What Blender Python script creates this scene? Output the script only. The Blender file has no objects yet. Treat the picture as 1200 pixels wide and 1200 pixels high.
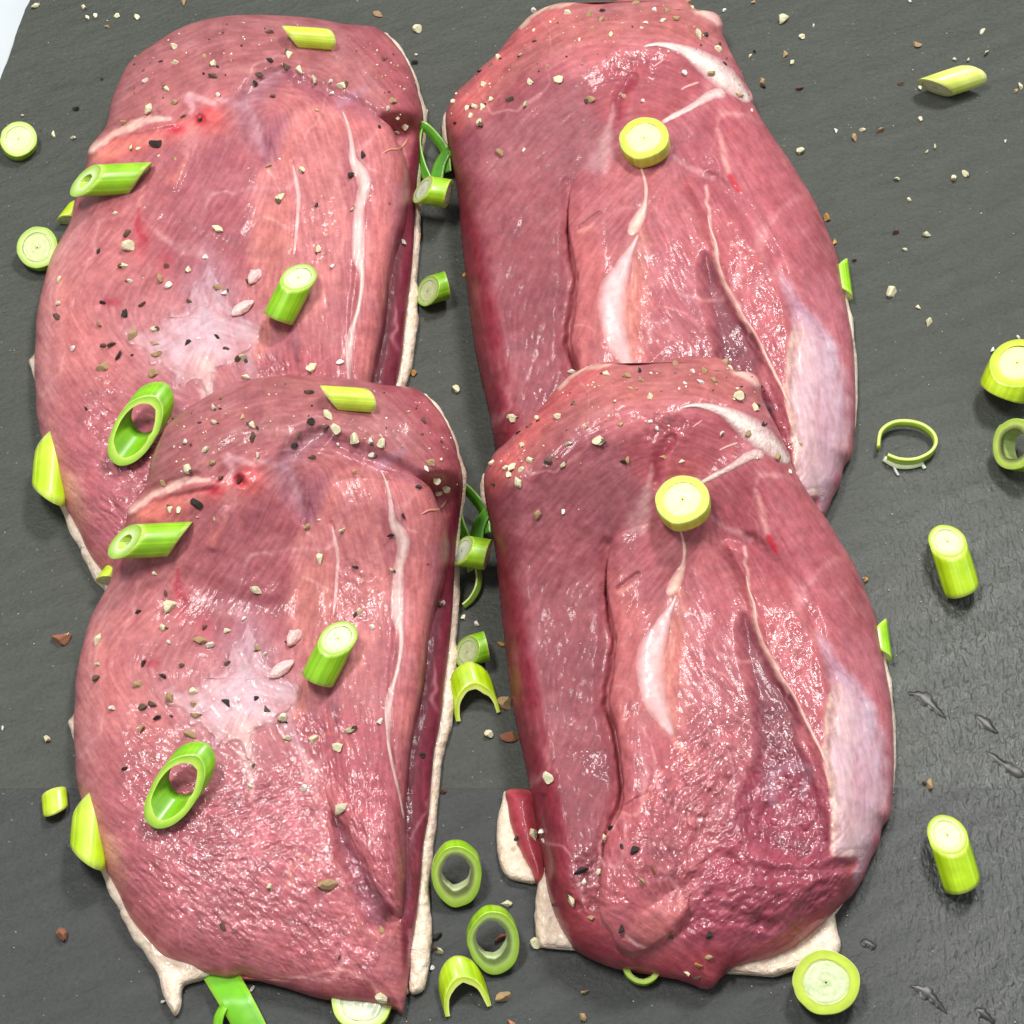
import bpy, bmesh, math, random
import numpy as np
from mathutils import Vector, Matrix

random.seed(7)
RNG = np.random.default_rng(11)
S = bpy.context.scene
COL = S.collection

# ------------------------------------------------------------------ camera, light, exposure
ELEV = math.radians(60.0)          # looking down on the board
DIST = 0.75
HALF = 0.132                       # half picture width at the board centre, metres
TANH = HALF / DIST
CAM = Vector((0, -DIST * math.cos(ELEV), DIST * math.sin(ELEV)))
cam_d = bpy.data.cameras.new('camera'); cam = bpy.data.objects.new('camera', cam_d); COL.objects.link(cam)
cam.location = CAM
cam.rotation_euler = (math.pi / 2 - ELEV, 0, 0)
cam_d.sensor_width = 36; cam_d.lens = 18.0 / TANH
cam_d.clip_start = 0.01; cam_d.clip_end = 50
S.camera = cam

W = bpy.data.worlds.new('World'); S.world = W; W.use_nodes = True
bg = W.node_tree.nodes['Background']
bg.inputs[0].default_value = (0.93, 0.97, 1.0, 1); bg.inputs[1].default_value = 0.44


def area(name, loc, target, sx, sy, power, col):
    l = bpy.data.lights.new(name, 'AREA'); l.shape = 'RECTANGLE'; l.size = sx; l.size_y = sy
    l.energy = power; l.color = col
    o = bpy.data.objects.new(name, l); COL.objects.link(o); o.location = loc
    o.rotation_euler = (Vector(target) - Vector(loc)).to_track_quat('-Z', 'Y').to_euler()
    return o


area('window_light', (0.32, 0.60, 1.15), (0, 0, 0), 0.24, 0.22, 12.5, (1.0, 0.99, 0.97))
area('side_window_light', (1.1, 0.15, 0.75), (0, 0, 0), 0.4, 0.6, 1.8, (0.88, 0.95, 1.0))
area('ceiling_light', (-0.34, 0.05, 1.25), (0, 0, 0), 0.34, 0.14, 12.5, (1.0, 0.99, 0.97))
S.view_settings.view_transform = 'Standard'
S.view_settings.look = 'None'
S.view_settings.exposure = 0.0
S.view_settings.gamma = 1.0
S.render.engine = 'CYCLES'
S.cycles.max_bounces = 8

# ------------------------------------------------------------------ helpers: where a picture point lands at a height
FWD = np.array([0, math.cos(ELEV), -math.sin(ELEV)])
UPV = np.array([0, math.sin(ELEV), math.cos(ELEV)])
RGT = np.array([1.0, 0, 0])
CAMN = np.array(CAM)
MM = 0.001
PX = 2 * HALF / 1200               # metres per unit at the board centre


def P(u, v, h):
    """board-space point at height h (mm) seen at (u, v)"""
    u = np.asarray(u, float); v = np.asarray(v, float); h = np.asarray(h, float) * MM
    a = (u - 600) / 600 * TANH; b = (600 - v) / 600 * TANH
    d = FWD + a[..., None] * RGT + b[..., None] * UPV
    t = (h - CAMN[2]) / d[..., 2]
    return CAMN + d * t[..., None]


def smooth(a, b, x):
    t = np.clip((x - a) / (b - a), 0, 1)
    return t * t * (3 - 2 * t)


def dome(x):
    x = np.clip(x, 0, 1)
    return np.sqrt(np.maximum(0, 1 - (1 - x) ** 2))


_lat = {}
def vnoise(u, v, scale, seed=0):
    """smooth value noise in -1..1"""
    if seed not in _lat:
        _lat[seed] = np.random.default_rng(1000 + seed).uniform(-1, 1, (256, 256))
    L = _lat[seed]
    x = np.asarray(u, float) / scale; y = np.asarray(v, float) / scale
    xi = np.floor(x).astype(int); yi = np.floor(y).astype(int)
    fx = x - xi; fy = y - yi
    fx = fx * fx * (3 - 2 * fx); fy = fy * fy * (3 - 2 * fy)
    g = lambda i, j: L[(yi + j) % 256, (xi + i) % 256]
    return (g(0, 0) * (1 - fx) + g(1, 0) * fx) * (1 - fy) + (g(0, 1) * (1 - fx) + g(1, 1) * fx) * fy


def fbm(u, v, scale, seed=0, n=4):
    r = 0; a = 1; t = 0
    for i in range(n):
        r = r + a * vnoise(u, v, scale / 2 ** i, seed + i); t += a; a *= .55
    return r / t


def curve(pts, closed=True, sub=6):
    """Catmull-Rom through points (any number of columns)"""
    p = np.array(pts, float); n = len(p); out = []
    rng = range(n) if closed else range(n - 1)
    for i in rng:
        if closed:
            a, b, c, d = p[(i - 1) % n], p[i], p[(i + 1) % n], p[(i + 2) % n]
        else:
            a, b, c, d = p[max(i - 1, 0)], p[i], p[i + 1], p[min(i + 2, n - 1)]
        for k in range(sub):
            t = k / sub
            out.append(.5 * ((2 * b) + (-a + c) * t + (2 * a - 5 * b + 4 * c - d) * t * t + (-a + 3 * b - 3 * c + d) * t ** 3))
    if not closed: out.append(p[-1])
    return np.array(out)


def poly_sd(U, V, poly):
    """distance to a closed outline, positive inside"""
    a = np.asarray(poly, float); b = np.roll(a, -1, 0)
    D = np.full(U.shape, 1e9); ins = np.zeros(U.shape, bool)
    for (x0, y0), (x1, y1) in zip(a, b):
        dx, dy = x1 - x0, y1 - y0; l2 = dx * dx + dy * dy
        if l2 < 1e-9: continue
        t = np.clip(((U - x0) * dx + (V - y0) * dy) / l2, 0, 1)
        D = np.minimum(D, (U - x0 - t * dx) ** 2 + (V - y0 - t * dy) ** 2)
        if y0 != y1:
            c = ((y0 > V) != (y1 > V)) & (U < dx * (V - y0) / (y1 - y0) + x0)
            ins ^= c
    D = np.sqrt(D)
    return np.where(ins, D, -D)


def line_d(U, V, pts):
    """distance to an open polyline with widths in the third column: returns d/width"""
    p = np.asarray(pts, float); R = np.full(U.shape, 1e9)
    for (x0, y0, w0), (x1, y1, w1) in zip(p[:-1], p[1:]):
        dx, dy = x1 - x0, y1 - y0; l2 = max(dx * dx + dy * dy, 1e-9)
        t = np.clip(((U - x0) * dx + (V - y0) * dy) / l2, 0, 1)
        d = np.sqrt((U - x0 - t * dx) ** 2 + (V - y0 - t * dy) ** 2)
        R = np.minimum(R, d / (w0 + (w1 - w0) * t))
    return R


def lin(c):
    c = np.asarray(c, float) / 255
    return np.where(c <= .04045, c / 12.92, ((c + .055) / 1.055) ** 2.4)


class Raster:
    """a patch of board measured in picture units, one sample per unit"""
    def __init__(s, u0, v0, u1, v1):
        s.u0, s.v0 = u0, v0
        s.U, s.V = np.meshgrid(np.arange(u0, u1 + 1.), np.arange(v0, v1 + 1.))
        s.ch = {}
    def get(s, name, u, v):
        A = s.ch[name]; x = np.clip(np.asarray(u, float) - s.u0, 0, A.shape[1] - 1.001); y = np.clip(np.asarray(v, float) - s.v0, 0, A.shape[0] - 1.001)
        xi = x.astype(int); yi = y.astype(int); fx = x - xi; fy = y - yi
        if A.ndim == 3: fx = fx[..., None]; fy = fy[..., None]
        return (A[yi, xi] * (1 - fx) + A[yi, xi + 1] * fx) * (1 - fy) + (A[yi + 1, xi] * (1 - fx) + A[yi + 1, xi + 1] * fx) * fy
    def sd(s, poly, margin=30, warp=0):
        p = np.asarray(poly); out = np.full(s.U.shape, -999.)
        x0 = int(max(0, p[:, 0].min() - margin - s.u0)); x1 = int(max(0, p[:, 0].max() + margin - s.u0))
        y0 = int(max(0, p[:, 1].min() - margin - s.v0)); y1 = int(max(0, p[:, 1].max() + margin - s.v0))
        u = s.U[y0:y1, x0:x1]; v = s.V[y0:y1, x0:x1]
        if warp:
            out[y0:y1, x0:x1] = poly_sd(u + warp * fbm(u, v, 18, 31, 4), v + warp * fbm(u, v, 18, 41, 4), p)
        else:
            out[y0:y1, x0:x1] = poly_sd(u, v, p)
        return out
    def ld(s, pts, margin=40, warp=0):
        p = np.asarray(pts, float); out = np.full(s.U.shape, 99.)
        x0 = int(max(0, p[:, 0].min() - margin - s.u0)); x1 = int(max(0, p[:, 0].max() + margin - s.u0))
        y0 = int(max(0, p[:, 1].min() - margin - s.v0)); y1 = int(max(0, p[:, 1].max() + margin - s.v0))
        u = s.U[y0:y1, x0:x1]; v = s.V[y0:y1, x0:x1]
        if warp: u, v = u + warp * fbm(u, v, 12, 51, 3), v + warp * fbm(u, v, 12, 61, 3)
        out[y0:y1, x0:x1] = line_d(u, v, p)
        return out
    def streaks(s, dirs, length=14, seed=3, grain=1.6):
        """muscle grain: noise smeared along a direction field given by (u, v, degrees)"""
        dirs = np.array(dirs, float); c = np.zeros(s.U.shape); q = np.zeros(s.U.shape)
        for (u, v, a) in dirs:
            w = 1 / ((s.U - u) ** 2 + (s.V - v) ** 2 + 400) ** 1.6
            c += w * math.cos(2 * math.radians(a)); q += w * math.sin(2 * math.radians(a))
        th = .5 * np.arctan2(q, c) + .16 * fbm(s.U, s.V, 60, 71 + seed, 2)
        dx, dy = np.cos(th), np.sin(th)
        N = vnoise(s.U, s.V, grain, seed + 5) + .8 * vnoise(s.U, s.V, grain * 2.1, seed + 6)
        s.ch['_n'] = N; s.ch['_dx'] = dx; s.ch['_dy'] = dy
        acc = N.copy(); wt = 1.
        for sg in (-1, 1):
            x, y = s.U.copy(), s.V.copy()
            for k in range(length):
                x += sg * s.get('_dx', x, y); y += sg * s.get('_dy', x, y)
                w = 1 - k / length
                acc += w * s.get('_n', x, y); wt += w
        acc -= acc.mean(); acc /= acc.std()
        return np.clip(acc, -2.6, 2.6)


def make_obj(name, verts, faces, mat, parent=None, colors=None, floats=None, smooth_shade=True, loops=None):
    me = bpy.data.meshes.new(name)
    verts = np.asarray(verts, np.float64)
    if isinstance(faces, np.ndarray) and faces.ndim == 2:
        n, k = faces.shape
        me.vertices.add(len(verts)); me.vertices.foreach_set('co', verts.astype(np.float32).ravel())
        me.loops.add(n * k); me.loops.foreach_set('vertex_index', faces.astype(np.int32).ravel())
        me.polygons.add(n)
        me.polygons.foreach_set('loop_start', np.arange(0, n * k, k, dtype=np.int32))
        me.update(calc_edges=True)
    else:
        me.from_pydata([tuple(p) for p in verts], [], [tuple(int(i) for i in f) for f in faces])
    if smooth_shade: me.polygons.foreach_set('use_smooth', np.ones(len(me.polygons), bool))
    if colors is not None:
        at = me.color_attributes.new('tint', 'FLOAT_COLOR', 'POINT')
        c = np.ones((len(verts), 4), np.float32); c[:, :3] = colors
        at.data.foreach_set('color', c.ravel())
    for k, arr in (floats or {}).items():
        at = me.attributes.new(k, 'FLOAT', 'POINT'); at.data.foreach_set('value', np.asarray(arr, np.float32))
    me.materials.append(mat)
    me.validate()
    o = bpy.data.objects.new(name, me); COL.objects.link(o)
    if parent is not None:
        o.parent = parent
        o.matrix_parent_inverse = Matrix.Translation(-parent.location)
    return o


def empty(name, loc, label, cat, group=None):
    o = bpy.data.objects.new(name, None); COL.objects.link(o); o.location = Vector(loc)
    o.empty_display_size = .01
    o['label'] = label; o['category'] = cat
    if group: o['group'] = group
    return o


def tag(o, label, cat, group=None):
    o['label'] = label; o['category'] = cat
    if group: o['group'] = group
    return o

# ------------------------------------------------------------------ materials
def mat_new(name):
    m = bpy.data.materials.new(name); m.use_nodes = True
    nt = m.node_tree; b = nt.nodes['Principled BSDF']
    return m, nt, b


def node(nt, kind, **kw):
    n = nt.nodes.new(kind)
    for k, v in kw.items():
        if k.startswith('i_'): n.inputs[k[2:].replace('_', ' ')].default_value = v
        else: setattr(n, k, v)
    return n


def meat_material():
    m, nt, b = mat_new('raw_meat'); L = nt.links.new
    co = node(nt, 'ShaderNodeTexCoord')
    at = node(nt, 'ShaderNodeAttribute', attribute_name='tint')
    wet = node(nt, 'ShaderNodeAttribute', attribute_name='wet')
    n1 = node(nt, 'ShaderNodeTexNoise', i_Scale=900.0, i_Detail=5.0, i_Roughness=.6)
    L(co.outputs['Object'], n1.inputs['Vector'])
    mr = node(nt, 'ShaderNodeMapRange'); mr.inputs['From Min'].default_value = .3; mr.inputs['From Max'].default_value = .7
    mr.inputs['To Min'].default_value = .86; mr.inputs['To Max'].default_value = 1.12
    L(n1.outputs['Fac'], mr.inputs['Value'])
    mx = node(nt, 'ShaderNodeVectorMath', operation='SCALE'); L(at.outputs['Color'], mx.inputs[0]); L(mr.outputs[0], mx.inputs['Scale'])
    L(mx.outputs[0], b.inputs['Base Color'])
    # fine wet relief, coarser and stronger where the cut face is ragged
    nb = node(nt, 'ShaderNodeTexNoise', i_Scale=820.0, i_Detail=2.5, i_Roughness=.5, i_Distortion=.5)
    L(co.outputs['Object'], nb.inputs['Vector'])
    nb2 = node(nt, 'ShaderNodeTexNoise', i_Scale=1700.0, i_Detail=2.0)
    L(co.outputs['Object'], nb2.inputs['Vector'])
    w1 = node(nt, 'ShaderNodeMath', operation='MULTIPLY_ADD'); w1.inputs[1].default_value = .48; w1.inputs[2].default_value = .10
    L(wet.outputs['Fac'], w1.inputs[0])
    b1 = node(nt, 'ShaderNodeBump', i_Distance=.0007); L(w1.outputs[0], b1.inputs['Strength']); L(nb.outputs['Fac'], b1.inputs['Height'])
    b2 = node(nt, 'ShaderNodeBump', i_Strength=.1, i_Distance=.0003); L(nb2.outputs['Fac'], b2.inputs['Height']); L(b1.outputs[0], b2.inputs['Normal'])
    L(b2.outputs[0], b.inputs['Normal']); L(b2.outputs[0], b.inputs['Coat Normal'])
    b.inputs['Roughness'].default_value = .5
    b.inputs['Specular IOR Level'].default_value = .22
    cw = node(nt, 'ShaderNodeMath', operation='MULTIPLY_ADD'); cw.inputs[1].default_value = .8; cw.inputs[2].default_value = .2
    L(wet.outputs['Fac'], cw.inputs[0]); L(cw.outputs[0], b.inputs['Coat Weight'])
    b.inputs['Coat Roughness'].default_value = .10
    b.inputs['Subsurface Weight'].default_value = .10
    b.inputs['Subsurface Radius'].default_value = (1.0, .35, .25)
    b.inputs['Subsurface Scale'].default_value = .0016
    return m


def tint_material(name, rough, coat, sss, spot=None, bump=(700, .0003, .3)):
    m, nt, b = mat_new(name); L = nt.links.new
    co = node(nt, 'ShaderNodeTexCoord')
    at = node(nt, 'ShaderNodeAttribute', attribute_name='tint')
    n1 = node(nt, 'ShaderNodeTexNoise', i_Scale=float(bump[0]), i_Detail=4.0, i_Roughness=.6)
    L(co.outputs['Object'], n1.inputs['Vector'])
    mr = node(nt, 'ShaderNodeMapRange'); mr.inputs['From Min'].default_value = .3; mr.inputs['From Max'].default_value = .7
    mr.inputs['To Min'].default_value = .88; mr.inputs['To Max'].default_value = 1.1
    L(n1.outputs['Fac'], mr.inputs['Value'])
    mx = node(nt, 'ShaderNodeVectorMath', operation='SCALE'); L(at.outputs['Color'], mx.inputs[0]); L(mr.outputs[0], mx.inputs['Scale'])
    L(mx.outputs[0], b.inputs['Base Color'])
    b1 = node(nt, 'ShaderNodeBump', i_Strength=bump[2], i_Distance=bump[1]); L(n1.outputs['Fac'], b1.inputs['Height'])
    L(b1.outputs[0], b.inputs['Normal'])
    b.inputs['Roughness'].default_value = rough
    b.inputs['Coat Weight'].default_value = coat; b.inputs['Coat Roughness'].default_value = .12
    b.inputs['Subsurface Weight'].default_value = sss
    b.inputs['Subsurface Radius'].default_value = (1, .9, .5); b.inputs['Subsurface Scale'].default_value = .0015
    return m


def slate_material(name, base, wet_amt, seed):
    m, nt, b = mat_new(name); L = nt.links.new
    co = node(nt, 'ShaderNodeTexCoord')
    rot = node(nt, 'ShaderNodeMapping', vector_type='TEXTURE'); rot.inputs['Rotation'].default_value = (0, 0, math.radians(24)); rot.inputs['Scale'].default_value = (1, .34, 1)
    rot.inputs['Location'].default_value = (seed, seed * .37, 0)
    L(co.outputs['Object'], rot.inputs['Vector'])
    g1 = node(nt, 'ShaderNodeTexNoise', i_Scale=62.0, i_Detail=10.0, i_Roughness=.66, i_Distortion=.35); L(rot.outputs[0], g1.inputs['Vector'])
    g2 = node(nt, 'ShaderNodeTexNoise', i_Scale=900.0, i_Detail=4.0, i_Roughness=.65); L(co.outputs['Object'], g2.inputs['Vector'])
    g3 = node(nt, 'ShaderNodeTexNoise', i_Scale=14.0, i_Detail=4.0); L(co.outputs['Object'], g3.inputs['Vector'])
    cr = node(nt, 'ShaderNodeValToRGB')
    cr.color_ramp.elements[0].position = .3; cr.color_ramp.elements[0].color = tuple(x * .72 for x in base) + (1,)
    cr.color_ramp.elements[1].position = .72; cr.color_ramp.elements[1].color = tuple(x * 1.25 for x in base) + (1,)
    mixf = node(nt, 'ShaderNodeMath', operation='MULTIPLY_ADD'); mixf.inputs[1].default_value = .45
    L(g1.outputs['Fac'], mixf.inputs[0])
    hf = node(nt, 'ShaderNodeMath', operation='MULTIPLY_ADD'); hf.inputs[1].default_value = .55; hf.inputs[2].default_value = 0.0
    L(g2.outputs['Fac'], hf.inputs[0]); L(hf.outputs[0], mixf.inputs[2])
    L(mixf.outputs[0], cr.inputs['Fac'])
    # sparse crystal glints, put into the colour as pale specks
    vo = node(nt, 'ShaderNodeTexVoronoi', i_Scale=420.0); L(co.outputs['Object'], vo.inputs['Vector'])
    sp = node(nt, 'ShaderNodeMath', operation='LESS_THAN'); sp.inputs[1].default_value = .085; L(vo.outputs['Distance'], sp.inputs[0])
    cs = node(nt, 'ShaderNodeSeparateColor'); L(vo.outputs['Color'], cs.inputs[0])
    s2 = node(nt, 'ShaderNodeMath', operation='GREATER_THAN'); s2.inputs[1].default_value = .72; L(cs.outputs[0], s2.inputs[0])
    s3 = node(nt, 'ShaderNodeMath', operation='MULTIPLY'); L(sp.outputs[0], s3.inputs[0]); L(s2.outputs[0], s3.inputs[1])
    mixc = node(nt, 'ShaderNodeMix', data_type='RGBA'); L(s3.outputs[0], mixc.inputs[0]); L(cr.outputs[0], mixc.inputs[6])
    mixc.inputs[7].default_value = (.17, .18, .18, 1)
    L(mixc.outputs[2], b.inputs['Base Color'])
    # wet film toward the front right: smoother, its relief glints
    sx = node(nt, 'ShaderNodeSeparateXYZ'); L(co.outputs['Object'], sx.inputs[0])
    wx = node(nt, 'ShaderNodeMapRange', interpolation_type='SMOOTHSTEP'); wx.inputs['From Min'].default_value = .055; wx.inputs['From Max'].default_value = .12; L(sx.outputs[0], wx.inputs['Value'])
    wy = node(nt, 'ShaderNodeMapRange', interpolation_type='SMOOTHSTEP'); wy.inputs['From Min'].default_value = .06; wy.inputs['From Max'].default_value = -.05; L(sx.outputs[1], wy.inputs['Value'])
    ww = node(nt, 'ShaderNodeMath', operation='MULTIPLY'); L(wx.outputs[0], ww.inputs[0]); L(wy.outputs[0], ww.inputs[1])
    w3 = node(nt, 'ShaderNodeMath', operation='MULTIPLY'); L(ww.outputs[0], w3.inputs[0]); w3.inputs[1].default_value = wet_amt
    ro = node(nt, 'ShaderNodeMapRange'); ro.inputs['To Min'].default_value = .46; ro.inputs['To Max'].default_value = .24; L(w3.outputs[0], ro.inputs['Value'])
    L(ro.outputs[0], b.inputs['Roughness'])
    b1 = node(nt, 'ShaderNodeBump', i_Strength=.75, i_Distance=.0010); L(g1.outputs['Fac'], b1.inputs['Height'])
    bs = node(nt, 'ShaderNodeMapRange'); bs.inputs['To Min'].default_value = .45; bs.inputs['To Max'].default_value = .35; L(w3.outputs[0], bs.inputs['Value'])
    b2 = node(nt, 'ShaderNodeBump', i_Distance=.0006); L(bs.outputs[0], b2.inputs['Strength']); L(g2.outputs['Fac'], b2.inputs['Height']); L(b1.outputs[0], b2.inputs['Normal'])
    mp4 = node(nt, 'ShaderNodeMapping'); mp4.inputs['Scale'].default_value = (1, .5, 1); L(co.outputs['Object'], mp4.inputs['Vector'])
    g4 = node(nt, 'ShaderNodeTexNoise', i_Scale=720.0, i_Detail=2.0, i_Roughness=.5, i_Distortion=.2); L(mp4.outputs[0], g4.inputs['Vector'])
    b3 = node(nt, 'ShaderNodeBump', i_Distance=.0009); L(w3.outputs[0], b3.inputs['Strength']); L(g4.outputs['Fac'], b3.inputs['Height']); L(b2.outputs[0], b3.inputs['Normal'])
    L(b3.outputs[0], b.inputs['Normal'])
    sl = node(nt, 'ShaderNodeMapRange'); sl.inputs['To Min'].default_value = .28; sl.inputs['To Max'].default_value = .6; L(w3.outputs[0], sl.inputs['Value']); L(sl.outputs[0], b.inputs['Specular IOR Level'])
    return m


def plain(name, col, rough=.5, bump=0, scale=300., coat=0, var=.2):
    m, nt, b = mat_new(name); L = nt.links.new
    co = node(nt, 'ShaderNodeTexCoord'); n = node(nt, 'ShaderNodeTexNoise', i_Scale=float(scale), i_Detail=4.0); L(co.outputs['Object'], n.inputs['Vector'])
    cr = node(nt, 'ShaderNodeValToRGB'); cr.color_ramp.elements[0].position = .3; cr.color_ramp.elements[1].position = .7
    cr.color_ramp.elements[0].color = tuple(x * (1 - var) for x in col) + (1,); cr.color_ramp.elements[1].color = tuple(min(1, x * (1 + var)) for x in col) + (1,)
    L(n.outputs['Fac'], cr.inputs['Fac']); L(cr.outputs[0], b.inputs['Base Color'])
    b.inputs['Roughness'].default_value = rough; b.inputs['Coat Weight'].default_value = coat
    if bump:
        bu = node(nt, 'ShaderNodeBump', i_Strength=.6, i_Distance=bump); L(n.outputs['Fac'], bu.inputs['Height']); L(bu.outputs[0], b.inputs['Normal'])
    return m


MEAT = meat_material()
FAT = tint_material('white_fat', .48, .2, .35, bump=(650, .0012, .7))
SINEW = tint_material('silver_sinew', .45, .18, .3, bump=(500, .0004, .35))
ONION = tint_material('spring_onion_green', .4, .22, .35, bump=(260, .0002, .2))
CORE = tint_material('spring_onion_core', .42, .3, .45, bump=(600, .0003, .4))
SLATE_FAR = slate_material('slate_far', (.054, .058, .048), 1.0, 3.1)
SLATE_NEAR = slate_material('slate_near', (.042, .045, .042), .85, 8.4)
TABLE = plain('white_table_top', (.52, .56, .58), .35, 0, 40, 0, .03)
PEP = {'p': plain('pepper_pale', (.86, .77, .50), .6, .0004, 900, 0, .25),
       'w': plain('pepper_white', (.80, .73, .64), .55, .0003, 900, 0, .15),
       't': plain('pepper_tan', (.48, .32, .16), .65, .0005, 700, 0, .5),
       'b': plain('pepper_brown', (.14, .085, .055), .65, .0005, 800, 0, .6),
       'k': plain('pepper_black', (.028, .024, .020), .6, .0005, 800, 0, .6),
       'r': plain('pepper_reddish', (.36, .14, .075), .55, .0005, 500, .2, .4),
       'o': plain('pepper_orange', (.50, .26, .07), .6, .0005, 700, 0, .4)}

# ------------------------------------------------------------------ the setting: table and two slate boards
def grid_sheet(name, x_of, y0, y1, nx, ny, top, thick, mat, relief):
    t = np.linspace(0, 1, nx); ys = np.linspace(y0, y1, ny)
    X = np.array([x_of(y)[0] + (x_of(y)[1] - x_of(y)[0]) * t for y in ys]); Y = np.repeat(ys[:, None], nx, 1)
    Z = top + relief(X, Y)
    v = np.stack([X, Y, Z], -1).reshape(-1, 3)
    idx = np.arange(nx * ny).reshape(ny, nx)
    f = np.stack([idx[:-1, :-1], idx[:-1, 1:], idx[1:, 1:], idx[1:, :-1]], -1).reshape(-1, 4)
    loop = np.concatenate([idx[0, :], idx[1:, -1], idx[-1, -2::-1], idx[-2:0:-1, 0]])
    low = v[loop].copy(); v = np.concatenate([v, low]); loop = nx * ny + np.arange(len(low)); n0 = len(v)
    low[:, 2] = top - thick * (.5 + .15 * vnoise(low[:, 0] * 1e4, low[:, 1] * 1e4, 30, 3))
    low[:, :2] += np.stack([vnoise(low[:, 1] * 1e4, low[:, 0] * 1e4, 25, 8), vnoise(low[:, 0] * 1e4, low[:, 1] * 1e4, 25, 9)], -1) * .0006
    low2 = v[loop].copy(); low2[:, 2] = top - thick
    k = len(loop); v = np.concatenate([v, low, low2]); r = np.arange(k); rn = np.roll(r, -1)
    f = np.concatenate([f, np.stack([loop, n0 + r, n0 + rn, np.roll(loop, -1)], -1)[:, ::-1][:, [3, 2, 1, 0]],
                        np.stack([n0 + r, n0 + k + r, n0 + k + rn, n0 + rn], -1)])
    return make_obj(name, v, f, mat)


ys_seam = float(P(600, 924, 0)[1])
eA = P(34, 0, 0); eB = P(0, 97, 0); slope = (eB[0] - eA[0]) / (eB[1] - eA[1])
def left_edge(y):
    x = eA[0] + (y - eA[1]) * slope
    n = .0009 * float(fbm(np.array(y * 1e4), np.array(5.), 90, 12, 4))
    return x + n
def rel(X, Y):
    c, s = math.cos(.5), math.sin(.5)
    a = (X * c + Y * s) * 1e4; b_ = (-X * s + Y * c) * 1e4
    return .00022 * fbm(a / 3, b_, 130, 14, 4) - .0002
far = grid_sheet('slate_board', lambda y: (left_edge(y), .20), ys_seam + .00002, .215, 300, 420, 0.0, .006, SLATE_FAR, rel)
tag(far, 'dark grey slate board under the duck breasts, its chipped edge at the top left corner', 'slate board')
near = grid_sheet('slate_board', lambda y: (left_edge(y), .20), -.20, ys_seam - .00002, 300, 180, 0.0, .006, SLATE_NEAR, rel)
tag(near, 'darker slate board butted against the front of the other, below the straight seam', 'slate board')
tb = make_obj('table_top', [(-.9, -.7, -.0062), (.9, -.7, -.0062), (.9, .8, -.0062), (-.9, .8, -.0062)], [(0, 1, 2, 3)], TABLE)
tb['kind'] = 'structure'

# ------------------------------------------------------------------ the duck breasts
OFF_L = (-46, -423); OFF_R = (-45, -423)

LEFT_BODY = [(150, 598), (161, 583), (171, 568), (176, 543), (186, 518), (196, 498), (211, 485), (231, 471), (251, 459), (271, 450), (301, 443),
             (340, 440), (380, 441), (420, 445), (450, 451), (478, 453), (490, 457), (506, 471), (520, 490), (531, 514), (537, 535), (542, 555), (541, 580), (537, 610),
             (534, 640), (532, 680), (530, 720), (526, 760), (521, 800), (517, 840), (509, 880), (505, 920), (502, 955), (496, 990), (493, 1030), (489, 1070),
             (483, 1110), (479, 1145), (475, 1172), (471, 1187), (462, 1181), (445, 1178), (425, 1175), (400, 1173), (365, 1166), (335, 1156), (300, 1147), (283, 1142),
             (268, 1146), (250, 1143), (236, 1139), (222, 1131), (205, 1126), (190, 1120), (178, 1108), (166, 1094), (155, 1080), (147, 1066), (140, 1050), (132, 1035),
             (123, 1018), (112, 992), (102, 962), (94, 932), (89, 905), (88, 880), (86, 850), (88, 820), (89, 795), (93, 770), (99, 747), (106, 724), (118, 701), (128, 682),
             (133, 660), (140, 638), (148, 615)]
LEFT_FILLET = [(372, 572), (385, 556), (405, 549), (430, 548), (460, 551), (485, 557), (500, 568), (511, 588), (519, 605), (525, 624), (525, 645), (523, 665), (518, 687),
               (510, 706), (505, 724), (501, 750), (498, 780), (495, 805), (489, 835), (482, 870), (478, 905), (476, 940), (476, 975), (477, 1005), (477, 1035), (476, 1060),
               (472, 1076), (465, 1070), (455, 1061), (444, 1046), (435, 1030), (427, 1010), (417, 993), (407, 974), (397, 960), (386, 946), (375, 915), (366, 890), (358, 860),
               (351, 835), (348, 800), (343, 760), (337, 715), (338, 690), (345, 650), (355, 618), (362, 597)]
LEFT_FAT = [(200, 530), (300, 470), (430, 462), (490, 458), (509, 470), (523, 489), (534, 513), (540, 534), (546, 553), (545, 580), (541, 610), (539, 640), (540, 690),
            (538, 720), (535, 750), (538, 765), (535, 780), (537, 800), (534, 820), (530, 842), (525, 865), (519, 885), (516, 915), (512, 950), (509, 980), (506, 1005), (503, 1030),
            (504, 1060), (506, 1085), (505, 1110), (502, 1140), (497, 1158), (488, 1164), (479, 1160), (470, 1118), (380, 1112), (300, 1108), (250, 1104), (200, 1096), (160, 1084), (143, 1068), (134, 1058), (127, 1046), (121, 1028), (112, 1000), (105, 960), (97, 900), (84, 860), (80, 845), (86, 838), (100, 800), (112, 740), (140, 690), (165, 620)]
LEFT_TAB = [(141, 1066), (149, 1086), (158, 1103), (167, 1112), (176, 1126), (185, 1142), (190, 1162), (198, 1180), (205, 1189), (211, 1178), (215, 1154), (232, 1148), (252, 1138), (240, 1105), (190, 1070), (160, 1055)]
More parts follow.
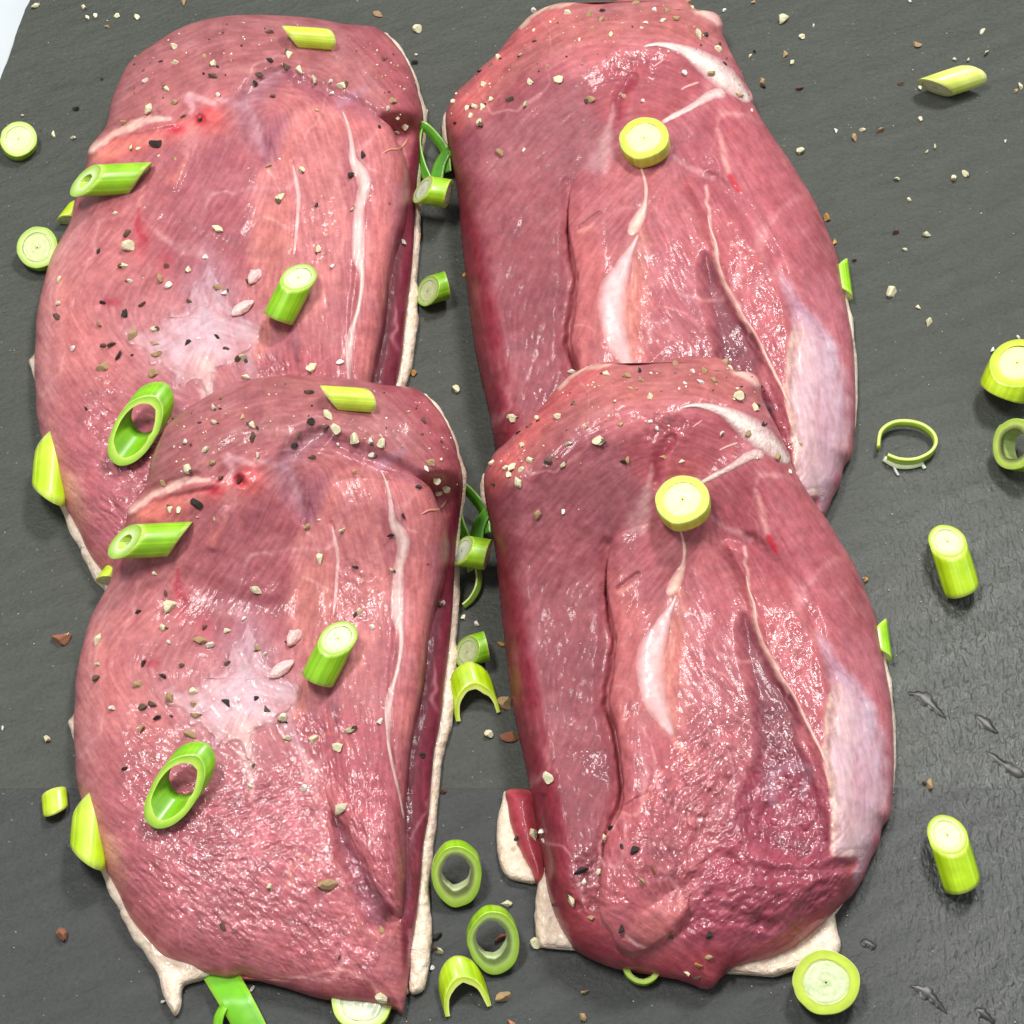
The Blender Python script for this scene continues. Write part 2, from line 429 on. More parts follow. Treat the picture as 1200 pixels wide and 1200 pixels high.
RIGHT_BODY = [(567, 562), (572, 545), (580, 530), (595, 517), (610, 501), (625, 488), (640, 470), (652, 455), (668, 440), (690, 429), (715, 425), (740, 427), (757, 426), (780, 421),
              (805, 418), (830, 418), (848, 422), (860, 434), (880, 437), (890, 446), (893, 465), (904, 488), (915, 510), (923, 533), (931, 550), (943, 571), (956, 590), (970, 610),
              (983, 631), (995, 650), (1005, 670), (1013, 690), (1022, 711), (1028, 730), (1033, 757), (1039, 790), (1044, 820), (1047, 860), (1048, 900), (1046, 932), (1043, 955),
              (1034, 968), (1030, 988), (1021, 1005), (1012, 1027), (1000, 1046), (985, 1060), (970, 1078), (950, 1095), (928, 1112), (900, 1124), (870, 1131), (850, 1140),
              (836, 1155), (825, 1157), (810, 1151), (790, 1145), (760, 1140), (730, 1135), (705, 1127), (682, 1116), (668, 1105), (655, 1083), (646, 1060), (640, 1035), (637, 1008),
              (631, 980), (626, 950), (622, 925), (615, 890), (608, 860), (600, 820), (595, 780), (590, 740), (586, 700), (583, 660), (578, 620), (571, 590)]
RIGHT_FILLET = [(790, 606), (770, 612), (742, 619), (726, 625), (715, 640), (712, 670), (713, 700), (719, 730), (723, 745), (721, 770), (717, 798), (714, 825), (722, 850), (727, 880),
                (731, 910), (732, 932), (727, 952), (719, 966), (711, 987), (706, 1010), (703, 1035), (702, 1060), (705, 1076), (715, 1089), (722, 1105), (731, 1113), (745, 1116),
                (760, 1110), (777, 1099), (796, 1085), (804, 1070), (808, 1052), (817, 1028), (829, 1000), (842, 968), (860, 940), (876, 915), (886, 885), (886, 850), (883, 820),
                (877, 800), (865, 777), (862, 762), (868, 742), (874, 715), (872, 690), (864, 660), (848, 635), (825, 615)]
RIGHT_FAT = [(600, 560), (650, 480), (700, 432), (760, 440), (860, 440), (884, 446), (882, 470), (898, 505), (932, 576), (980, 655), (1002, 700), (1018, 728), (1031, 742), (1042, 785), (1046, 800), (1047, 830),
             (1050, 860), (1050, 900), (1046, 935), (1025, 960), (1004, 1020), (985, 1062), (979, 1072), (981, 1090), (985, 1110), (978, 1124), (966, 1128), (935, 1135), (915, 1142), (902, 1144), (880, 1142),
             (862, 1137), (840, 1140), (760, 1130), (690, 1108), (676, 1112), (662, 1113), (648, 1109), (633, 1109), (627, 1088), (628, 1060), (630, 1034), (635, 1012), (632, 985), (626, 960),
             (640, 925), (632, 890), (625, 850), (617, 800), (611, 750), (600, 700), (595, 650), (585, 615), (566, 590), (563, 570), (570, 552)]


def paint(R, base, items):
    C = np.ones(R.U.shape + (3,)) * np.array(base, float)
    for it in items:
        kind, geo, colour, op, soft = it[:5]; warp = it[5] if len(it) > 5 else 3
        if kind == 'poly':
            s = R.sd(curve(geo, True, 4), 40, warp); a = op * smooth(-soft, soft, s)
        elif kind == 'line':
            g = [(p[0], p[1], p[2] if len(p) > 2 else 3) for p in geo]
            s = R.ld(curve(g, False, 4), 60, warp); a = op * (1 - smooth(1 - soft, 1 + soft, s))
        elif kind == 'spot':
            s = np.hypot((R.U - geo[0]) / geo[2], (R.V - geo[1]) / geo[3]); a = op * (1 - smooth(0, 1, s))
        elif kind == 'net':            # wispy membrane fibres
            s = R.sd(curve(geo, True, 4), 40, 6)
            a = op * smooth(-soft, soft, s) * np.clip(.68 + .5 * fbm(R.U, R.V, 26, 81, 4) + .09 * R.ch['grain2'], 0, 1.25)
            a = np.clip(a, 0, 1)
        C = C * (1 - a[..., None]) + np.array(colour, float) * a[..., None]
    return C


def relief_add(R, items):
    H = np.zeros(R.U.shape)
    for kind, geo, amt, soft in items:
        if kind == 'poly': H += amt * smooth(-soft, soft, R.sd(curve(geo, True, 4), 40, 2))
        else:
            g = [(p[0], p[1], p[2] if len(p) > 2 else 4) for p in geo]
            H += amt * (1 - smooth(.1, 1.0, R.ld(curve(g, False, 4), 60, 2)))
    return H

# ---- left kind: colours and relief, measured on the front copy
RL_ = Raster(70, 405, 565, 1200)
RL_.ch['grain'] = RL_.streaks([(250, 480, -25), (380, 470, 5), (500, 500, 50), (200, 540, -35), (300, 640, -60), (420, 620, 75), (500, 680, 95), (430, 850, 80), (150, 700, -50), (120, 850, 60),
                               (200, 950, 20), (160, 1050, 45), (300, 1000, 40), (300, 1100, 15), (420, 1130, 10), (470, 980, 85), (510, 850, 95)], 13, 3, 1.25)
RL_.ch['grain2'] = RL_.streaks([(200, 830, 0), (260, 800, -40), (300, 860, -70), (330, 800, 20), (280, 760, 60)], 22, 9, 1.6)
LSIL = [(184, 808), (200, 796), (220, 800), (240, 782), (256, 778), (262, 756), (278, 738), (286, 716), (300, 724), (312, 752), (330, 782), (348, 792), (362, 806), (358, 830), (338, 840), (326, 858), (306, 862), (302, 884), (300, 908), (290, 918), (284, 894), (272, 876), (256, 890), (240, 884), (236, 862), (214, 856), (206, 838), (192, 832)]
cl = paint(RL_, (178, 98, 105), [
    ('poly', [(150, 600), (200, 490), (300, 440), (480, 450), (545, 560), (480, 545), (400, 530), (340, 520), (280, 530), (220, 570)], (166, 96, 100), .9, 18),
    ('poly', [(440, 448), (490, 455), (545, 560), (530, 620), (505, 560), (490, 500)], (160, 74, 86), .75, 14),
    ('poly', [(88, 760), (130, 690), (200, 700), (230, 780), (180, 860), (90, 880)], (200, 116, 118), .7, 25),
    ('poly', [(245, 650), (270, 610), (330, 575), (352, 615), (345, 665), (337, 705), (325, 745), (285, 775), (255, 765), (240, 700)], (163, 84, 96), .85, 14),
    ('poly', [(345, 640), (362, 600), (395, 552), (440, 550), (445, 620), (455, 690), (440, 760), (400, 800), (355, 770), (338, 710)], (200, 118, 120), .9, 6),
    ('poly', [(340, 690), (370, 660), (392, 690), (388, 725), (365, 750), (345, 735)], (204, 120, 114), .8, 12),
    ('poly', [(445, 550), (490, 560), (525, 630), (505, 715), (480, 870), (460, 840), (470, 740), (480, 640)], (204, 116, 118), .85, 7),
    ('poly', [(505, 640), (527, 640), (512, 706), (505, 720)], (178, 104, 122), .6, 8),
    ('poly', [(350, 830), (440, 850), (470, 960), (476, 1070), (400, 960), (370, 900)], (174, 82, 95), .8, 14),
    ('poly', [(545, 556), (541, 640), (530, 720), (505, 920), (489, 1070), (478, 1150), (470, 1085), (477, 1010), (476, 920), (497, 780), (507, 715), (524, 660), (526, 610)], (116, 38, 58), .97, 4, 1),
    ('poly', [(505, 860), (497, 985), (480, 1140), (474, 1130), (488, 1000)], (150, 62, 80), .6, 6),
    ('poly', [(390, 955), (405, 975), (425, 1010), (445, 1045), (462, 1068), (448, 1085), (428, 1078), (414, 1040), (398, 998)], (140, 74, 92), .9, 6),
    ('poly', [(345, 1145), (380, 1140), (420, 1146), (445, 1166), (420, 1172), (370, 1165)], (152, 68, 76), .8, 8),
    ('poly', [(130, 930), (250, 890), (360, 920), (420, 1080), (440, 1150), (250, 1140), (150, 1060)], (184, 96, 108), .75, 24),
    ('line', [(108, 930, 9), (128, 1020, 10), (160, 1082, 9), (200, 1120, 8), (250, 1138, 6), (330, 1150, 5)], (206, 122, 118), .75, .8),
    ('line', [(96, 930, 16), (98, 860, 18), (102, 790, 16), (128, 695, 12)], (212, 138, 138), .6, .9),  # left rim painted lighter to make up for weak light on that side
    ('line', [(130, 985, 10), (140, 1030, 10)], (214, 150, 130), .6, .9),
    # red seam along the upper left
    ('line', [(165, 605, 10), (215, 588, 12), (255, 575, 10), (295, 565, 14)], (205, 88, 88), .75, .8),
    ('line', [(160, 606, 9), (200, 592, 7), (235, 586, 5)], (220, 128, 116), .7, .8),
    ('line', [(151, 598, 4), (170, 586, 4), (195, 573, 4), (222, 563, 4), (245, 561, 2)], (232, 186, 176), .9, .6),
    ('spot', (281, 563, 11, 10), (176, 16, 34), .95, 0), ('spot', (252, 575, 16, 9), (196, 24, 48), .85, 0), ('spot', (290, 555, 14, 14), (212, 70, 80), .6, 0),
    ('spot', (213, 705, 18, 40), (190, 50, 70), .45, 0), ('spot', (175, 777, 20, 8), (186, 40, 62), .6, 0), ('spot', (240, 730, 16, 26), (186, 50, 68), .5, 0),
    ('line', [(266, 538, 5), (272, 550, 4), (268, 556, 3)], (214, 160, 170), .7, .7), ('line', [(268, 534, 4), (285, 540, 4), (298, 546, 2)], (216, 160, 166), .7, .7),
    ('line', [(300, 541, 3), (330, 545, 4), (345, 565, 4), (352, 590, 4)], (206, 156, 166), .55, .8),
    # mauve membrane hollow
    ('line', [(378, 508, 7), (350, 528, 13), (334, 545, 14), (345, 575, 16), (356, 600, 11)], (156, 110, 128), .6, .9),
    ('line', [(385, 512, 8), (420, 530, 12), (455, 545, 11), (490, 560, 8)], (146, 78, 98), .6, .9),
    ('line', [(372, 570, 12), (360, 610, 8)], (144, 82, 104), .6, .9),
    ('line', [(445, 545, 6), (470, 528, 6)], (170, 122, 146), .6, .9),
    # silverskin haze
    ('net', [(p[0], p[1]) for p in LSIL], (198, 160, 168), .55, 26),
    ('net', [(262, 760), (290, 715), (330, 770), (350, 800), (330, 830), (280, 830)], (176, 128, 146), .5, 22),
    ('line', [(350, 815, 5), (338, 850, 6), (355, 885, 4), (360, 910, 3)], (206, 160, 170), .6, .9),
    ('line', [(360, 800, 6), (352, 825, 8), (348, 840, 6)], (206, 120, 110), .7, .9),
    ('line', [(290, 850, 7), (288, 880, 7), (294, 910, 4), (296, 930, 2)], (228, 188, 180), .7, .9),
    ('line', [(387, 800, 4), (392, 830, 5), (395, 845, 3)], (128, 62, 78), .7, .8),
    ('line', [(361, 622, 2), (367, 632, 1.6), (374, 645, 1.4)], (222, 164, 162), .6, .7),
    ('line', [(355, 676, 2), (370, 682, 2), (384, 690, 2)], (222, 160, 158), .6, .7),
    ('line', [(245, 638, 4), (260, 620, 4), (266, 605, 3)], (214, 124, 120), .6, .8),
    ('line', [(205, 680, 2), (212, 650, 3), (214, 640, 3)], (214, 130, 128), .6, .8),
    ('line', [(208, 668, 2), (208, 690, 4), (216, 705, 3)], (180, 44, 66), .6, .8),
    ('line', [(350, 1000, 2), (362, 1010, 3), (372, 1022, 2)], (214, 140, 128), .5, .8), ('line', [(340, 1010, 5), (338, 1040, 5)], (204, 120, 110), .5, .8),
    ('line', [(365, 865, 2), (385, 860, 2), (400, 863, 2), (412, 880, 2)], (206, 116, 110), .5, .8),
    ('line', [(330, 1148, 2), (365, 1142, 2), (400, 1138, 2), (430, 1148, 2), (446, 1166, 2)], (222, 160, 150), .55, .8),
    ('line', [(480, 1090, 2), (480, 1130, 2)], (220, 140, 150), .5, .8),
])
LWET = [('poly', [(548, 556), (543, 640), (532, 720), (507, 920), (491, 1070), (480, 1150), (470, 1085), (477, 1010), (476, 920), (497, 780), (507, 715), (524, 660), (526, 610)], -.25, 6),('poly', [(130, 930), (250, 910), (360, 900), (470, 940), (475, 1070), (450, 1150), (300, 1130), (170, 1060)], 1.0, 30), ('poly', [(400, 660), (440, 660), (440, 720), (395, 730)], .8, 14),
        ('poly', [(150, 860), (190, 850), (185, 960), (140, 960)], .6, 16), ('poly', [(350, 840), (380, 840), (380, 870), (355, 870)], .9, 6)]

RL_.ch['dash'] = RL_.streaks([(160, 950, 40), (300, 960, -20), (440, 940, 70), (200, 1060, 40), (320, 1060, 50), (430, 1080, 60), (420, 690, 60)], 6, 21, 2.3)
# ---- right kind
RR_ = Raster(550, 405, 1070, 1200)
RR_.ch['grain'] = RR_.streaks([(600, 540, -50), (680, 470, -30), (780, 450, 0), (860, 470, 30), (930, 590, 60), (640, 620, -50), (650, 750, -60), (680, 900, -70), (610, 800, 75), (760, 660, -40), (740, 760, -60),
                               (830, 720, 60), (850, 830, 45), (800, 900, 70), (760, 1000, 80), (860, 1020, -50), (930, 1050, -40), (940, 700, 60), (1010, 850, 80), (980, 660, 55), (760, 1090, 30), (700, 1110, 30)], 13, 5, 1.25)
RR_.ch['grain2'] = RR_.streaks([(980, 800, 70), (1010, 900, 90), (880, 500, 30), (1000, 980, 80)], 24, 12, 1.6)
RSIL = [(956, 742), (972, 762), (995, 785), (1018, 815), (1036, 860), (1042, 915), (1038, 952), (1028, 985), (1016, 1010), (1004, 1034), (999, 1028), (1003, 1003), (976, 1000), (977, 962), (973, 925), (968, 888), (971, 850), (975, 812), (968, 780), (957, 758)]
RECESS = [(868, 740), (873, 722), (882, 738), (893, 764), (907, 790), (922, 812), (932, 836), (936, 868), (948, 902), (962, 934), (968, 965), (972, 998), (940, 1010), (905, 1000), (880, 985), (868, 950), (878, 915), (888, 885), (888, 850), (884, 820), (878, 798), (871, 772)]
RR_.ch['dash'] = RR_.streaks([(740, 1000, 60), (820, 900, -50), (880, 860, 60), (920, 960, 70), (860, 1040, -30), (940, 1050, -50), (690, 1030, 80)], 6, 23, 2.3)
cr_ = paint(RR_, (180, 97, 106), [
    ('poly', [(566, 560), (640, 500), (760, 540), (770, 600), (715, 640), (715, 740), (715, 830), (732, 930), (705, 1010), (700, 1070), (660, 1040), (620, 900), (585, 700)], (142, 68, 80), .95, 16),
    ('poly', [(640, 560), (730, 520), (765, 560), (745, 620), (670, 640), (620, 610)], (152, 90, 100), .5, 26),
    ('poly', [(566, 560), (620, 495), (690, 430), (760, 425), (850, 420), (900, 480), (860, 470), (790, 468), (720, 480), (650, 520), (600, 570)], (178, 100, 100), .9, 12),
    ('poly', [(566, 560), (610, 502), (650, 455), (690, 430), (715, 426), (690, 452), (640, 500), (596, 550), (580, 580)], (202, 96, 98), .85, 10),
    ('line', [(655, 454, 3), (670, 441, 3), (690, 430, 3), (714, 427, 2)], (236, 206, 180), .8, .7),
    ('line', [(863, 436, 5), (880, 441, 5), (888, 450, 4)], (232, 190, 176), .85, .7),
    # dark left flank
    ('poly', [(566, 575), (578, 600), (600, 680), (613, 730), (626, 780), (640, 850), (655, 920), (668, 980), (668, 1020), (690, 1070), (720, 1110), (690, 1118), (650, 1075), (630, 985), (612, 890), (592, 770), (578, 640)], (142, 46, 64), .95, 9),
    ('poly', [(590, 740), (600, 760), (606, 810), (598, 810)], (120, 70, 52), .5, 6),
    ('line', [(640, 930, 2), (625, 935, 2), (640, 990, 3), (650, 1050, 3)], (110, 20, 40), .5, .9),
    ('poly', [(660, 1080), (705, 1075), (740, 1118), (800, 1110), (870, 1110), (840, 1155), (740, 1135), (690, 1118)], (170, 66, 80), .85, 14),
    # upper right muscle
    ('poly', [(730, 530), (770, 500), (840, 480), (870, 510), (845, 545), (800, 575), (760, 570)], (160, 74, 86), .9, 10),
    ('poly', [(790, 545), (850, 520), (860, 535), (820, 560)], (176, 84, 92), .7, 8),
    ('poly', [(830, 580), (870, 545), (915, 540), (970, 615), (1010, 690), (1030, 760), (985, 760), (930, 700), (870, 640)], (176, 88, 100), .9, 12),
    ('poly', [(840, 590), (880, 560), (900, 600), (890, 640), (850, 630)], (166, 78, 92), .7, 12),
    ('poly', [(985, 770), (1030, 750), (1047, 860), (1046, 940), (1010, 1040), (1020, 980), (1036, 900)], (196, 110, 124), .85, 10),
    # fillet
    ('poly', RIGHT_FILLET, (174, 92, 101), .92, 4, 1),
    ('poly', [(712, 670), (720, 735), (714, 825), (728, 880), (745, 880), (742, 830), (745, 780), (760, 730), (740, 690)], (192, 100, 100), .55, 14),
    ('poly', [(796, 700), (850, 680), (868, 760), (840, 800), (800, 790)], (176, 90, 102), .7, 16),
    ('poly', [(732, 880), (800, 870), (850, 900), (820, 1000), (800, 1080), (740, 1110), (706, 1060)], (180, 86, 96), .7, 16),
    ('poly', [(745, 1080), (780, 1050), (802, 1060), (795, 1085), (758, 1108)], (206, 112, 112), .7, 10),
    # lobe right of the hollow
    ('poly', [(850, 640), (890, 655), (940, 720), (968, 780), (974, 830), (970, 880), (974, 930), (955, 880), (935, 835), (900, 770), (878, 700)], (176, 84, 94), .8, 12, 6),
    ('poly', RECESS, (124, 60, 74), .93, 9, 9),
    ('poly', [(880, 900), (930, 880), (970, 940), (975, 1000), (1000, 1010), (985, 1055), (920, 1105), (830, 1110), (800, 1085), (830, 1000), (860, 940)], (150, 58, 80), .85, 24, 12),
    ('poly', [(985, 1040), (1000, 1010), (985, 1060), (940, 1098), (880, 1125), (870, 1115), (940, 1080)], (190, 84, 92), .7, 8),
    ('line', [(940, 930, 5), (948, 900, 4), (905, 905, 7), (905, 940, 6)], (150, 110, 130), .6, .9),
    # silverskin
    ('net', RSIL, (208, 170, 188), 1.0, 6),
    ('poly', [(970, 830), (985, 800), (1005, 840), (1000, 900), (1006, 960), (1003, 1002), (977, 1000), (978, 950), (970, 890)], (226, 188, 182), .75, 9),
    ('poly', [(960, 745), (975, 765), (1000, 800), (985, 800), (970, 775)], (186, 142, 168), .7, 8),
    ('line', [(973, 812, 2), (969, 850, 2.5), (967, 885, 2.5), (975, 930, 3), (977, 965, 3), (976, 1000, 2)], (236, 202, 180), .7, .8),
    # tendon colour under the sinew and nerve lines
    ('line', [(795, 700, 12), (782, 760, 22), (775, 810, 24), (785, 850, 10)], (214, 140, 124), .6, .9),
    ('line', [(872, 640, 2), (878, 690, 2), (885, 715, 3), (884, 730, 3), (893, 752, 3), (910, 785, 4), (925, 810, 3)], (224, 172, 164), .8, .7),
    ('line', [(785, 862, 4), (805, 885, 4), (815, 905, 3)], (214, 130, 118), .6, .9),
    ('line', [(724, 690, 2), (735, 678, 2), (748, 672, 1.5)], (140, 66, 76), .5, .8), ('line', [(726, 694, 3), (740, 686, 2)], (222, 150, 138), .6, .8),
    ('line', [(765, 545, 2), (761, 565, 3), (756, 590, 6), (752, 620, 6)], (200, 152, 152), .6, .8), ('line', [(768, 560, 3), (772, 535, 5), (785, 520, 4)], (124, 34, 54), .7, .8),
    ('line', [(757, 575, 4), (748, 600, 8), (740, 618, 8)], (178, 134, 140), .6, .9),
    ('line', [(885, 575, 2), (893, 600, 4), (898, 625, 4)], (218, 150, 148), .7, .8), ('line', [(900, 628, 3), (908, 645, 3)], (200, 30, 50), .8, .8),
    ('line', [(835, 605, 2), (855, 620, 3), (880, 632, 3)], (206, 150, 150), .6, .8),
    ('line', [(750, 940, 2), (758, 910, 3), (748, 880, 2)], (220, 160, 156), .5, .8), ('line', [(728, 950, 2), (745, 955, 2), (760, 930, 2), (775, 905, 2)], (222, 158, 150), .5, .8),
    ('line', [(815, 780, 1.5), (850, 790, 1.5)], (214, 146, 144), .5, .8), ('line', [(830, 815, 1.5), (880, 850, 1.5)], (214, 146, 144), .5, .8),
    ('line', [(732, 1096, 1.6), (742, 1104, 2), (756, 1110, 1.6)], (240, 190, 184), .8, .7),
])
RWET = [('poly', [(566, 560), (640, 540), (710, 640), (712, 740), (712, 830), (728, 930), (705, 990), (660, 1000), (620, 900), (585, 700)], -.16, 14),('poly', [(800, 850), (890, 830), (960, 900), (975, 1000), (1000, 1020), (960, 1085), (850, 1090), (790, 1060), (760, 960)], 1.0, 30),
        ('poly', [(710, 960), (800, 940), (800, 1060), (710, 1070)], .55, 22), ('poly', [(670, 1000), (700, 1000), (700, 1070), (670, 1060)], 1.0, 8),
        ('poly', [(850, 690), (880, 720), (960, 720), (975, 850), (945, 860), (900, 760)], .55, 16), ('poly', [(755, 490), (800, 480), (810, 510), (760, 520)], .9, 8),
        ('poly', [(670, 880), (712, 880), (712, 910), (690, 910)], .5, 8)]


def build_fields(R, C, wet, outline, fillet, kind):
    o = curve(outline, True, 5); f = curve(fillet, True, 5)
    U, V = R.U, R.V
    d = R.sd(o, 60); df = R.sd(f, 60)
    R.ch['d'] = d; R.ch['df'] = df
    lich = R.ch['grain']
    R.ch['wet'] = np.clip(relief_add(R, wet), -.25, 1) * np.clip(.75 + .7 * fbm(U, V, 25, 29, 3), 0, 1)
    blot = fbm(U, V, 60, 21, 5); mot = fbm(U, V, 9, 25, 3)
    wx, wy = U + 14 * fbm(U, V, 40, 311, 3), V + 14 * fbm(U, V, 40, 321, 3)
    film = np.clip(fbm(U, V, 34, 331, 4) * 1.3 - .1, 0, .6)
    thread = smooth(.965, 1, 1 - np.abs(fbm(wx, wy * .6, 90, 341, 2))) * np.clip(.25 + fbm(U, V, 50, 351, 2), 0, .7)
    for amt, tone in ((film * .28, (206, 150, 156)), (thread * .6, (226, 172, 172))):
        C = C * (1 - amt[..., None]) + np.array(tone, float) * amt[..., None]
    C = C * (1 + .032 * lich + .10 * blot + .095 * mot)[..., None]
    C = C * (1 + .16 * R.ch['wet'] * fbm(U, V, 13, 381, 3))[..., None]
    C = (C * .91 + C.mean(-1, keepdims=True) * .09) * .95 + np.array([1., -3., -5.])
    C[..., 1] *= 1 + .02 * lich + .03 * mot; C[..., 2] *= 1 + .02 * lich - .03 * blot
    R.ch['col'] = lin(np.clip(C, 0, 250))
    if kind == 'L':
        E = 8.5 - 6.2 * smooth(470, 1050, V)
        T = 21.5 - 3.5 * smooth(700, 1000, V) - 8 * smooth(980, 1180, V) - 2.5 * smooth(250, 90, U)
        Rr = 62
        hb0 = E + (T - E) * dome(d / Rr)
        # ledge of darker meat beside the fillet
        vv = [540, 570, 600, 625, 665, 706, 750, 805, 870, 940, 1035, 1076, 1110]
        xx = [530, 503, 517, 525, 523, 510, 501, 495, 482, 476, 477, 474, 474]
        xr = np.interp(V, vv, xx); R.ch['xr'] = xr
        ledge = smooth(30, -1, xr - U) * smooth(545, 585, V) * smooth(1120, 1060, V)
        hl = 4.5 + 4.5 * dome(d / 30)
        hb = hb0 * (1 - ledge) + hl * ledge
        hb0 = hb0 + relief_add(R, [('line', [(447, 552, 5), (466, 640, 6), (466, 720, 6), (456, 830, 5), (470, 930, 4)], -.5, 0), ('line', [(388, 613, 4), (396, 650, 4), (390, 725, 4)], -.4, 0)])
        hb = hb + relief_add(R, [('poly', [(390, 955), (405, 975), (425, 1010), (445, 1045), (465, 1072), (448, 1088), (425, 1078), (412, 1040), (396, 998)], -2.2, 9),
                                 ('line', [(378, 508, 12), (340, 540, 22), (356, 605, 14)], -1.6, 0), ('line', [(400, 520, 14), (490, 560, 14)], -1.2, 0),
                                 ('line', [(151, 602, 7), (195, 578, 7), (250, 566, 8)], .9, 0), ('line', [(160, 580, 7), (230, 556, 7)], -.7, 0),
                                 ('poly', [(150, 600), (230, 575), (300, 560), (340, 600), (330, 700), (250, 680), (170, 640)], .7, 10),
                                 ('spot' if False else 'line', [(281, 563, 9), (283, 565, 9)], -1.2, 0),
                                 ('line', [(250, 640, 9), (265, 600, 9)], .6, 0), ('line', [(385, 795, 9), (395, 850, 7)], -1.4, 0)])
        left_soft = -.35 + 2.0 * smooth(0, 46, df) * smooth(960, 900, V) + 2.4 * dome(df / 30) * smooth(900, 960, V)
        hf = hb0 + left_soft - 4.0 * (1 - dome((xr - U) / 16)) * smooth(545, 600, V)
        hf = np.where(V > 930, np.maximum(hf, 0) - 0 * V, hf)
    else:
        E = 9.5 - 7 * smooth(470, 760, V)
        T = 23 - 2 * smooth(800, 1000, V) - 9 * smooth(1010, 1150, V) - 5 * smooth(960, 1045, U) * smooth(600, 720, V)
        Rr = np.where(U < 720, 36 + 40 * smooth(640, 480, V), 80.)
        Rr = np.where(V > 1020, 36 + 34 * smooth(690, 800, U), Rr)
        hb = E + (T - E) * dome(d / Rr)
        hb = hb + relief_add(R, [('poly', RECESS, -2.0, 9), ('poly', [(850, 640), (890, 655), (940, 720), (968, 780), (974, 830), (970, 880), (974, 930), (955, 880), (935, 835), (900, 770), (878, 700)], 1.8, 8),
                                 ('poly', [(730, 530), (770, 495), (840, 480), (870, 510), (845, 545), (800, 575), (760, 570)], -1.2, 16), ('line', [(768, 565, 9), (772, 535, 12), (785, 515, 9)], -1.0, 0),
                                 ('line', [(714, 655, 1.0), (712, 675, 2.2), (713, 702, 4), (717, 730, 7), (721, 747, 7), (719, 770, 7.5), (715, 798, 7.5), (712, 826, 8), (720, 852, 7), (725, 880, 6.5), (729, 910, 7), (730, 932, 7), (725, 950, 6), (716, 968, 5), (709, 985, 3), (705, 1005, 1.2)], -2.6, 0), ('line', [(712, 640, 14), (714, 740, 16), (708, 820, 16), (722, 880, 16), (725, 935, 14), (700, 1010, 14), (697, 1060, 14)], -.8, 0),
                                 ('line', [(880, 632, 12), (915, 672, 16), (945, 715, 16), (960, 742, 10)], -.9, 0),
                                 ('line', [(798, 1088, 14), (830, 1070, 18), (870, 1078, 16), (905, 1085, 12)], -1.0, 0), ('line', [(815, 1028, 14), (850, 1008, 18), (880, 1022, 16), (900, 1026, 14), (950, 1020, 14), (1000, 1012, 10)], -1.1, 0),
                                 ('line', [(898, 950, 12), (890, 1000, 14), (896, 1050, 14), (890, 1085, 10)], -.8, 0), ('poly', [(972, 1000), (976, 940), (985, 940), (1003, 1002)], .7, 4)])
        hb = hb + R.ch['wet'] * (1.3 * fbm(U, V, 30, 33, 3)+ .7 * fbm(U, V * 1.4, 15, 391, 3) * smooth(900, 960, V))
        trench = relief_add(R, [('line', [(714, 655, 1.0), (712, 675, 2.2), (713, 702, 4), (717, 730, 7), (721, 747, 7), (719, 770, 7.5), (715, 798, 7.5), (712, 826, 8), (720, 852, 7), (725, 880, 6.5), (729, 910, 7), (730, 932, 7), (725, 950, 6), (716, 968, 5), (709, 985, 3), (705, 1005, 1.2)], -2.6, 0)])
        hb_smooth = hb - trench
        lip = np.maximum(smooth(800, 745, U), smooth(1035, 1075, V))
        hf = hb_smooth - .4 + 2.3 * lip + .8 * dome(df / 14) * lip + 1.5 * smooth(0, 46, df) + relief_add(R, [('line', [(724, 690, 4), (748, 672, 4)], -.5, 0), ('line', [(730, 1098, 4), (756, 1110, 4)], -.4, 0),
                                 ('line', [(728, 950, 5), (760, 930, 5)], -.6, 0), ('line', [(795, 700, 16), (775, 810, 22)], .5, 0)])
    rough = .022 * lich + .3 * fbm(U, V, 30, 37, 4) + R.ch['wet'] * (.42 * fbm(U, V, 11, 39, 3) + .13 * R.ch['dash'])
    R.ch['hb'] = hb + rough; R.ch['hf'] = hf + rough
    R.ch['top'] = np.where((df > 0) & (hf > hb), hf, hb) + rough


build_fields(RL_, cl, LWET, LEFT_BODY, LEFT_FILLET, 'L')
build_fields(RR_, cr_, RWET, RIGHT_BODY, RIGHT_FILLET, 'R')


def rows_mesh(outline, step, jag, seed):
    o = curve(outline, True, 8)
    t = np.arange(len(o)) * 2.2
    o = o + np.stack([fbm(t, t * 0, 16, seed, 4), fbm(t, t * 0 + 50, 16, seed + 1, 4)], -1) * jag
    v0, v1 = o[:, 1].min() + .25, o[:, 1].max() - .25
    n = int((v1 - v0) / step); vs = np.linspace(v0, v1, n)
    a, b = o, np.roll(o, -1, 0); xl = np.full(n, 1e9); xr = np.full(n, -1e9)
    for (x0, y0), (x1, y1) in zip(a, b):
        m = (vs >= min(y0, y1)) & (vs <= max(y0, y1))
        if m.any() and y1 != y0:
            x = x0 + (x1 - x0) * (vs[m] - y0) / (y1 - y0)
            xl[m] = np.minimum(xl[m], x); xr[m] = np.maximum(xr[m], x)
    w = int((xr - xl).max() / step) + 2
    t = np.linspace(0, 1, w)
    return xl[:, None] + (xr - xl)[:, None] * t[None], np.repeat(vs[:, None], w, 1)


